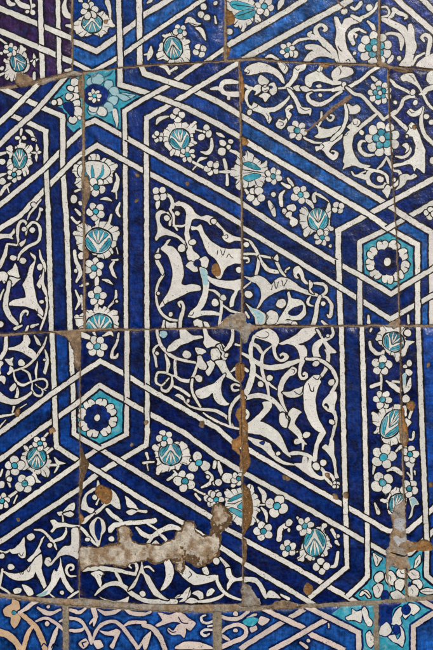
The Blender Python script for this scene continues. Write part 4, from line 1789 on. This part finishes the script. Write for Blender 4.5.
def mat_ink():
    t = NT('manganese_line_glaze')
    c = t.mix(t.rng(t.noise(300, 4, .6), .5, .76, 0., .6), (.003, .0028, .005, 1), (.045, .028, .022, 1))
    c, w = rim_wear(t, c)
    return t.finish(c, .3, glaze_normal(t), .2)
def mat_earth(name, k=1.0):
    t = NT(name); tint = t.attr('tint')
    f = t.mul(t.rng(t.noise(140, 5, .68), .25, .75, .45, 1.5), t.rng(t.noise(900, 4, .75), .28, .72, .6, 1.35))
    c = t.mix(1.0, tint, f, 'MULTIPLY')
    c = t.mix(t.rng(t.noise(420, 3, .6), .60, .72, 0., .75), c, (.56, .52, .46, 1))
    c = t.mix(t.rng(t.noise(330, 3, .6, dist=.5), .62, .70, 0., .8), c, (.035, .024, .016, 1))
    a = t.bump(t.noise(240, 5, .7), .8 * k, .003)
    return t.finish(c, .9, t.bump(t.noise(1300, 3, .7), .5 * k, .0008, a), .2)

MAT = {'blue': mat_blue(), 'white': mat_white(), 'turq': mat_turq(), 'ink': mat_ink(), 'biscuit': mat_earth('fired_clay'), 'mortar': mat_earth('lime_mortar')}
TONES = {  # class -> material, linear tint
 'white': ('white', (.765, .765, .735)), 'beige': ('white', (.66, .46, .29)), 'pink': ('white', (.70, .60, .56)), 'pale': ('white', (.34, .58, .66)),
 'pool': ('blue', (.0008, .0055, .052)), 'teal_line': ('turq', (.008, .07, .12)), 'cobalt_line': ('blue', (.003, .006, .05)), 'scrap': ('white', (.46, .47, .50)), 'turq': ('turq', (.030, .29, .40)), 'ink': ('ink', (0, 0, 0)),
 'hole': ('blue', (.0018, .015, .125)), 'navy': ('blue', (.0011, .0080, .078)), 'royal': ('blue', (.0016, .0155, .115)), 'blue': ('blue', (.0030, .036, .200)), 'light': ('blue', (.011, .085, .31)),
 'mid': ('blue', (.007, .056, .24)), 'violet': ('blue', (.032, .010, .060)), 'vnavy': ('blue', (.006, .0095, .085)), 'indigo': ('blue', (.020, .038, .19)), 'plum': ('blue', (.009, .018, .12)),
 'ochre': ('biscuit', (.33, .165, .055)), 'tan': ('biscuit', (.28, .18, .10)), 'brown': ('biscuit', (.20, .12, .06)), 'grey': ('biscuit', (.3, .27, .23)),
}
TONE_ID = list(TONES)
ORDER = ['blue', 'white', 'turq', 'ink', 'biscuit']

def new_obj(name, me, parent=None, loc=None):
    o = bpy.data.objects.new(name, me); C.objects.link(o)
    if parent: o.parent = parent
    if loc: o.location = loc
    return o

def tri_mesh(name, V, T, mats, mi=None, tint=None, rim=None, brush=(0, 0, 0)):
    me = bpy.data.meshes.new(name)
    me.vertices.add(len(V)); me.vertices.foreach_set('co', np.asarray(V, np.float32).ravel())
    nt = len(T); me.loops.add(nt * 3); me.polygons.add(nt)
    me.loops.foreach_set('vertex_index', np.asarray(T, np.int32).ravel())
    me.polygons.foreach_set('loop_start', np.arange(0, nt * 3, 3, dtype=np.int32))
    me.polygons.foreach_set('loop_total', np.full(nt, 3, np.int32))
    for m in mats: me.materials.append(m)
    if mi is not None: me.polygons.foreach_set('material_index', np.asarray(mi, np.int32))
    if tint is not None:
        a = me.attributes.new('tint', 'FLOAT_COLOR', 'FACE')
        t4 = np.ones((nt, 4), np.float32); t4[:, :3] = tint; a.data.foreach_set('color', t4.ravel())
    if rim is not None:
        a = me.attributes.new('rim', 'FLOAT', 'POINT'); a.data.foreach_set('value', np.asarray(rim, np.float32))
    a = me.attributes.new('brush', 'FLOAT_VECTOR', 'POINT'); a.data.foreach_set('vector', np.tile(np.asarray(brush, np.float32), len(V)))
    me.update(); me.validate()
    return me

def seg_dist(P, poly):
    Q = np.asarray(poly, float); d = np.full(len(P), 1e9)
    for a, b in zip(Q, np.roll(Q, -1, 0)):
        ab = b - a; L = (ab ** 2).sum() or 1e-9
        t = np.clip(((P - a) @ ab) / L, 0, 1)
        d = np.minimum(d, np.hypot(*(P - a - t[:, None] * ab).T))
    return d

def subdiv(poly, step):
    o = []
    for a, b in zip(poly, poly[1:] + poly[:1]):
        k = max(1, int(math.hypot(a[0] - b[0], a[1] - b[1]) / step))
        o += [(a[0] + (b[0] - a[0]) * j / k, a[1] + (b[1] - a[1]) * j / k) for j in range(k)]
    return o

def cdt(polys, extra=()):
    verts = []; edges = []
    for p in polys:
        b = len(verts); n = len(p)
        verts += [Vector((x, y)) for x, y in p]; edges += [(b + i, b + (i + 1) % n) for i in range(n)]
    verts += [Vector(e) for e in extra]
    r = delaunay_2d_cdt(verts, edges, [], 0, 2e-3)
    V = np.array([(v.x, v.y) for v in r[0]]); T = np.array([f for f in r[2] if len(f) == 3], int)
    A = V[T]; ar = .5 * ((A[:, 1, 0] - A[:, 0, 0]) * (A[:, 2, 1] - A[:, 0, 1]) - (A[:, 2, 0] - A[:, 0, 0]) * (A[:, 1, 1] - A[:, 0, 1]))
    T = T[np.abs(ar) > 1e-7]; ar = ar[np.abs(ar) > 1e-7]
    T[ar > 0] = T[ar > 0][:, ::-1]        # image v points down: wind so the face looks at the viewer
    return V, T

art = Art(); art.run(ART)
for p_ in PATCHES:
    if p_[1].startswith('long rough'):
        q_ = crom([tuple(p) for p in p_[2]], True, .7, .4)
        art.add(20, [(x + 1.1 * vnoise(x / 2.2, y / 2.2, 91), y + 1.1 * vnoise(x / 2.2, y / 2.2, 92)) for x, y in offset(q_, .9)], 'brown', 2, part=('glaze_chip', -1))
ITEMS = art.sorted()
BB = [(min(p[0] for p in it[2]), min(p[1] for p in it[2]), max(p[0] for p in it[2]), max(p[1] for p in it[2])) for it in ITEMS]

def build_tile(key, poly, ground, label, idx):
    edge = []
    if key in 'ABCDEFGPHIJQ': poly = offset(poly, .8)
    for (x, y) in subdiv(poly, 1.7):
        edge.append((x + .32 * vnoise(x / 6, y / 6, 31) + .42 * vnoise(x / 2, y / 2, 32), y + .32 * vnoise(x / 6, y / 6, 33) + .42 * vnoise(x / 2, y / 2, 34)))
    ring = offset(edge, -1.0)
    x0, y0 = min(p[0] for p in edge), min(p[1] for p in edge); x1, y1 = max(p[0] for p in edge), max(p[1] for p in edge)
    use = [i for i, it in enumerate(ITEMS) if (it[5] is None or key in it[5]) and BB[i][0] < x1 and BB[i][2] > x0 and BB[i][1] < y1 and BB[i][3] > y0]
    lim = lambda p: [(min(max(x, x0 - 3), x1 + 3), min(max(y, y0 - 3), y1 + 3)) for x, y in p]
    V, T = cdt([edge, ring] + [lim(ITEMS[i][2]) for i in use])
    cen = V[T].mean(1)
    ok = inside(edge, cen[:, 0], cen[:, 1]); T = T[ok]; cen = cen[ok]
    who = np.full(len(T), -1)
    for i in use:
        b = BB[i]
        m = np.nonzero((cen[:, 0] > b[0]) & (cen[:, 0] < b[2]) & (cen[:, 1] > b[1]) & (cen[:, 1] < b[3]))[0]
        if len(m): who[m[inside(ITEMS[i][2], cen[m, 0], cen[m, 1])]] = i
    d = seg_dist(V, edge)
    depth = np.where(d < 1.0, np.clip(1 - d, 0, 1) ** 1.6 * .0011, 0.)
    for i in use:
        if ITEMS[i][0] >= 19:
            m = np.nonzero(inside(ITEMS[i][2], V[:, 0], V[:, 1]))[0]
            if len(m): depth[m] += np.minimum(.0006, seg_dist(V[m], ITEMS[i][2]) * .0009)
    a1, a2, a0 = rnd.uniform(-.006, .006), rnd.uniform(-.004, .004), rnd.uniform(-.0005, .0003)
    cx, cy = (x0 + x1) / 2, (y0 + y1) / 2
    y = a0 + depth + (V[:, 0] - cx) * S * a1 + (V[:, 1] - cy) * S * a2
    W = np.stack([(V[:, 0] - cx) * S, y, (cy - V[:, 1]) * S], 1)
    rim = np.minimum(d, 6) / 6
    mi = np.zeros(len(T), int); tint = np.zeros((len(T), 3))
    gm, gc = TONES[ground]
    fire = {'F': 1.0, 'I': .85, 'J': 1.0, 'G': .82, 'H': .95, 'Q': 1.25, 'B': .95, 'K': .85, 'T': 1.1}.get(key, 1.0)
    brush = (rnd.uniform(-3, 3), rnd.uniform(-3, 3), rnd.uniform(-3, 3))
    jit = {}
    part = np.zeros(len(T), int); keys = [('ground', 0)]; kid = {('ground', 0): 0}
    mi[:] = ORDER.index(gm); tint[:] = np.array(gc) * fire
    for i in np.unique(who):
        if i < 0: continue
        m = who == i; it = ITEMS[i]; tone = it[3]
        if tone == 'ink' and key in 'KRST': tone = 'cobalt_line'
        if tone == 'ink' and key == 'F' and it[4][0] == 'star_rosette' and len(it[4]) == 2: tone = 'teal_line'
        tm, tc = TONES[tone]
        if tone == 'pool': tc = tuple(.42 * a + .18 * q for a, q in zip(gc, tc))
        if tone in ('ochre', 'tan', 'brown'): tc = tuple(a * random.Random(int(i)).uniform(.62, 1.25) for a in tc)
        r = random.Random(int(i) * 7 + 1); s = 1 + r.uniform(-.09, .09)
        if tm == 'blue': s *= fire
        if it[3] == 'turq': s *= r.uniform(.75, 1.35)
        mi[m] = ORDER.index(tm); tint[m] = np.array(tc) * s * np.array([1 + r.uniform(-.014, .014) for _ in range(3)])
        if it[4] not in kid: kid[it[4]] = len(keys); keys.append(it[4])
        part[m] = kid[it[4]]
    # tiny remnants cut off by a joint go with the tile's own surface
    A = V[T]; ar = np.abs(.5 * ((A[:, 1, 0] - A[:, 0, 0]) * (A[:, 2, 1] - A[:, 0, 1]) - (A[:, 2, 0] - A[:, 0, 0]) * (A[:, 1, 1] - A[:, 0, 1])))
    for k in range(1, len(keys)):
        if ar[part == k].sum() < 5 and keys[k][0] != 'glaze_chip': part[part == k] = 0
    def sub(k):
        t = T[part == k]; u, inv = np.unique(t, return_inverse=True)
        return W[u], inv.reshape(-1, 3), mi[part == k], tint[part == k], rim[u]
    w, t, m_, ti, ri = sub(0)
    n = len(edge); dd = [a0 + .0011 + (p[0] - cx) * S * a1 + (p[1] - cy) * S * a2 for p in edge]
    sv = [((p[0] - cx) * S, dd[i], (cy - p[1]) * S) for i, p in enumerate(edge)] + [((p[0] - cx) * S, .012, (cy - p[1]) * S) for p in edge]
    st = []
    fw = area(edge) > 0
    for i in range(n):
        j = (i + 1) % n; q = [(i, j, n + j), (i, n + j, n + i)]
        st += q if fw else [x[::-1] for x in q]
    b = len(w)
    w = np.concatenate([w, sv]); t = np.concatenate([t, np.array(st) + b]); m_ = np.concatenate([m_, np.full(len(st), ORDER.index('biscuit'))])
    ti = np.concatenate([ti, np.tile((.26, .18, .11), (len(st), 1))]); ri = np.concatenate([ri, np.zeros(len(sv))])
    root = new_obj('glazed_tile', tri_mesh('glazed_tile', w, t, [MAT[o] for o in ORDER], m_, ti, ri, brush), None, (wx(cx), 0, wz(cy)))
    root['label'] = label; root['category'] = 'tile'; root['kind'] = 'thing'; root['group'] = 'painted tiles set in rows on the wall'
    made = {}
    for k in sorted(range(1, len(keys)), key=lambda k: len(keys[k])):
        if not (part == k).any(): continue
        w, t, m_, ti, ri = sub(k); q = keys[k]
        made[q] = new_obj(q[-1] if len(q) > 2 else q[0], tri_mesh(q[0], w, t, [MAT[o] for o in ORDER], m_, ti, ri, brush), made.get(q[:2], root) if len(q) > 2 else root)
    return root

for i, (k, (poly, g)) in enumerate(TILES.items()):
    build_tile(k, poly, g, LABELS[k], i)

# ---------------------------------------------------------------- mortar bed behind and between the tiles
def mortar_bed():
    us = np.arange(-34, 468, 1.5); vs = np.arange(-34, 684, 1.5)
    U, Vv = np.meshgrid(us, vs); z = np.zeros(U.shape)
    low = {}
    for a in range(U.shape[0]):
        for b in range(U.shape[1]):
            u, v = U[a, b], Vv[a, b]
            z[a, b] = .55 * vnoise(u / 9, v / 9, 41) + .35 * vnoise(u / 3, v / 3, 42) + .25 * vnoise(u / 1.4, v / 1.4, 43)
    base = np.where(Vv > 592, .0009, .0016)
    y = base + z * .0006
    W = np.stack([(U - 216.5) * S, y, (325 - Vv) * S], -1).reshape(-1, 3)
    h, w = U.shape; ii = np.arange(h * w).reshape(h, w)
    q = np.stack([ii[:-1, :-1], ii[1:, :-1], ii[1:, 1:], ii[:-1, 1:]], -1).reshape(-1, 4)
    T = np.concatenate([q[:, [0, 1, 2]], q[:, [0, 2, 3]]])
    cu = W[T].mean(1); vv = 325 - cu[:, 2] / S
    k = np.clip((vv - 575) / 25, 0, 1)[:, None]
    tint = (1 - k) * np.array((.30, .22, .145)) + k * np.array((.29, .245, .18))
    o = new_obj('mortar_wall', tri_mesh('mortar_wall', W, T, [MAT['mortar']], None, tint))
    o['kind'] = 'structure'
    # the wall core the bed lies on
    bm = bmesh.new(); bmesh.ops.create_cube(bm, size=1)
    for v in bm.verts: v.co = Vector((v.co.x * .66, .075 + v.co.y * .12, v.co.z * .94))
    me = bpy.data.meshes.new('wall_core'); bm.to_mesh(me); bm.free(); me.materials.append(MAT['mortar'])
    a = me.attributes.new('tint', 'FLOAT_COLOR', 'FACE')
    for d in a.data: d.color = (.25, .2, .15, 1)
    c = new_obj('wall_core', me); c['kind'] = 'structure'
mortar_bed()

# ---------------------------------------------------------------- mortar that was smeared over joints and losses
COL = {'tan2': (.60, .54, .45), 'tan': (.34, .235, .145), 'grey': (.34, .31, .27), 'brown': (.22, .155, .10), 'ochre': (.36, .20, .075), 'stick': (.25, .165, .115)}
def patch(name, label, pts, thick, col, cat='mortar patch', lump=1.0, sharp=2.6, spots=(), remnants=(), sink=0.0):
    poly = [(x + .75 * vnoise(x / 1.7, y / 1.7, 71), y + .75 * vnoise(x / 1.7, y / 1.7, 72)) for x, y in (wob(p, 2.6) for p in crom([tuple(p) for p in pts], True, .7, .4))]
    x0, y0 = min(p[0] for p in poly), min(p[1] for p in poly); x1, y1 = max(p[0] for p in poly), max(p[1] for p in poly)
    ex = [(x0 + .8 * a + rnd.uniform(-.25, .25), y0 + .8 * b + rnd.uniform(-.25, .25)) for a in range(int((x1 - x0) / .8) + 1) for b in range(int((y1 - y0) / .8) + 1)]
    E = np.array(ex); E = E[inside(poly, E[:, 0], E[:, 1])]
    rem = [([wob(p, 1.6) for p in crom([tuple(p) for p in q], True, .9, .4)], tn) for q, tn in remnants]
    V, T = cdt([poly] + [q for q, _ in rem], [tuple(e) for e in E])
    cen = V[T].mean(1); T = T[inside(poly, cen[:, 0], cen[:, 1])]
    d = seg_dist(V, poly); f = np.clip(d / sharp, 0, 1); f = f * (2 - f)
    nz = np.array([.5 * vnoise(x / 7, y / 7, 51) + .35 * vnoise(x / 2.6, y / 2.6, 52) + .25 * vnoise(x / 1.2, y / 1.2, 53) for x, y in V])
    h = f * thick * (1 + .75 * lump * nz)
    for (sx, sy, r, a) in spots:
        h += a * np.clip(1 - np.hypot(V[:, 0] - sx, V[:, 1] - sy) / r, 0, 1) ** 1.2 * (1 + .6 * nz) * (f > 0)
    cx, cy = (x0 + x1) / 2, (y0 + y1) / 2
    y = sink + .0011 - .0013 * np.clip(d / .6, 0, 1) - h
    W = np.stack([(V[:, 0] - cx) * S, y, (cy - V[:, 1]) * S], 1)
    cc = V[T].mean(1)
    g = np.array([vnoise(x / 8, y / 8, 61) + .6 * vnoise(x / 3, y / 3, 62) for x, y in cc])[:, None]
    c1, c2 = (COL[c] for c in (col if isinstance(col, tuple) else (col, col)))
    k = np.clip(.5 + g, 0, 1)
    tint = (1 - k) * np.array(c1) + k * np.array(c2)
    own = np.zeros(len(T), int)
    for n_, (q, tn) in enumerate(rem): own[inside(q, cc[:, 0], cc[:, 1])] = n_ + 1
    def piece(k):
        t = T[own == k]; u, inv = np.unique(t, return_inverse=True); return W[u], inv.reshape(-1, 3), len(u)
    w_, t_, _ = piece(0)
    o = new_obj(name, tri_mesh(name, w_, t_, [MAT['mortar']], None, tint[own == 0]), None, (wx(cx), 0, wz(cy)))
    for n_, (q, tn) in enumerate(rem):
        w_, t_, k_ = piece(n_ + 1)
        if not len(t_): continue
        tm, tc = TONES[tn]
        ch = new_obj('glaze_remnant', tri_mesh('glaze_remnant', w_, t_, [MAT[tm]], None, np.tile(tc, (len(t_), 1)), np.ones(k_)), o)
        ch.data.polygons.foreach_set('use_smooth', [True] * len(ch.data.polygons))
    o.data.polygons.foreach_set('use_smooth', [True] * len(o.data.polygons))
    o['label'] = label; o['category'] = cat; o['kind'] = 'thing'
    return o
for p in PATCHES: patch(*p[:5], **(p[5] if len(p) > 5 else {}))

# ---------------------------------------------------------------- camera and light
cam = bpy.data.cameras.new('camera'); co = bpy.data.objects.new('camera', cam); C.objects.link(co)
co.location = (0, -1.7, 0); co.rotation_euler = (math.radians(90), 0, 0)
cam.sensor_fit = 'VERTICAL'; cam.sensor_height = 24; cam.lens = 24 * 1.7 / (650 * S); cam.clip_end = 100
bpy.context.scene.camera = co
w = bpy.data.worlds.new('World'); bpy.context.scene.world = w; w.use_nodes = True
nt = w.node_tree; bg = nt.nodes['Background']
sky = nt.nodes.new('ShaderNodeTexSky'); sky.sky_type = 'NISHITA'; sky.sun_disc = False
EL, AZ = math.radians(27), math.radians(19)       # sun high, in front of the wall and to the right
sky.sun_elevation = EL; sky.sun_rotation = math.pi - AZ
sky.air_density = 1.0; sky.dust_density = 2.5; sky.ozone_density = 1.0
nt.links.new(sky.outputs[0], bg.inputs[0]); bg.inputs[1].default_value = SKY
sun = bpy.data.lights.new('sun', 'SUN'); so = bpy.data.objects.new('sun', sun); C.objects.link(so)
sun.energy = SUN; sun.angle = math.radians(9); sun.color = (1, .965, .925)
dirv = Vector((math.cos(EL) * math.sin(AZ), -math.cos(EL) * math.cos(AZ), math.sin(EL)))
so.rotation_euler = dirv.to_track_quat('Z', 'Y').to_euler(); so.location = dirv * 3
sc = bpy.context.scene
sc.view_settings.view_transform = 'Standard'; sc.view_settings.look = 'None'; sc.view_settings.exposure = 0
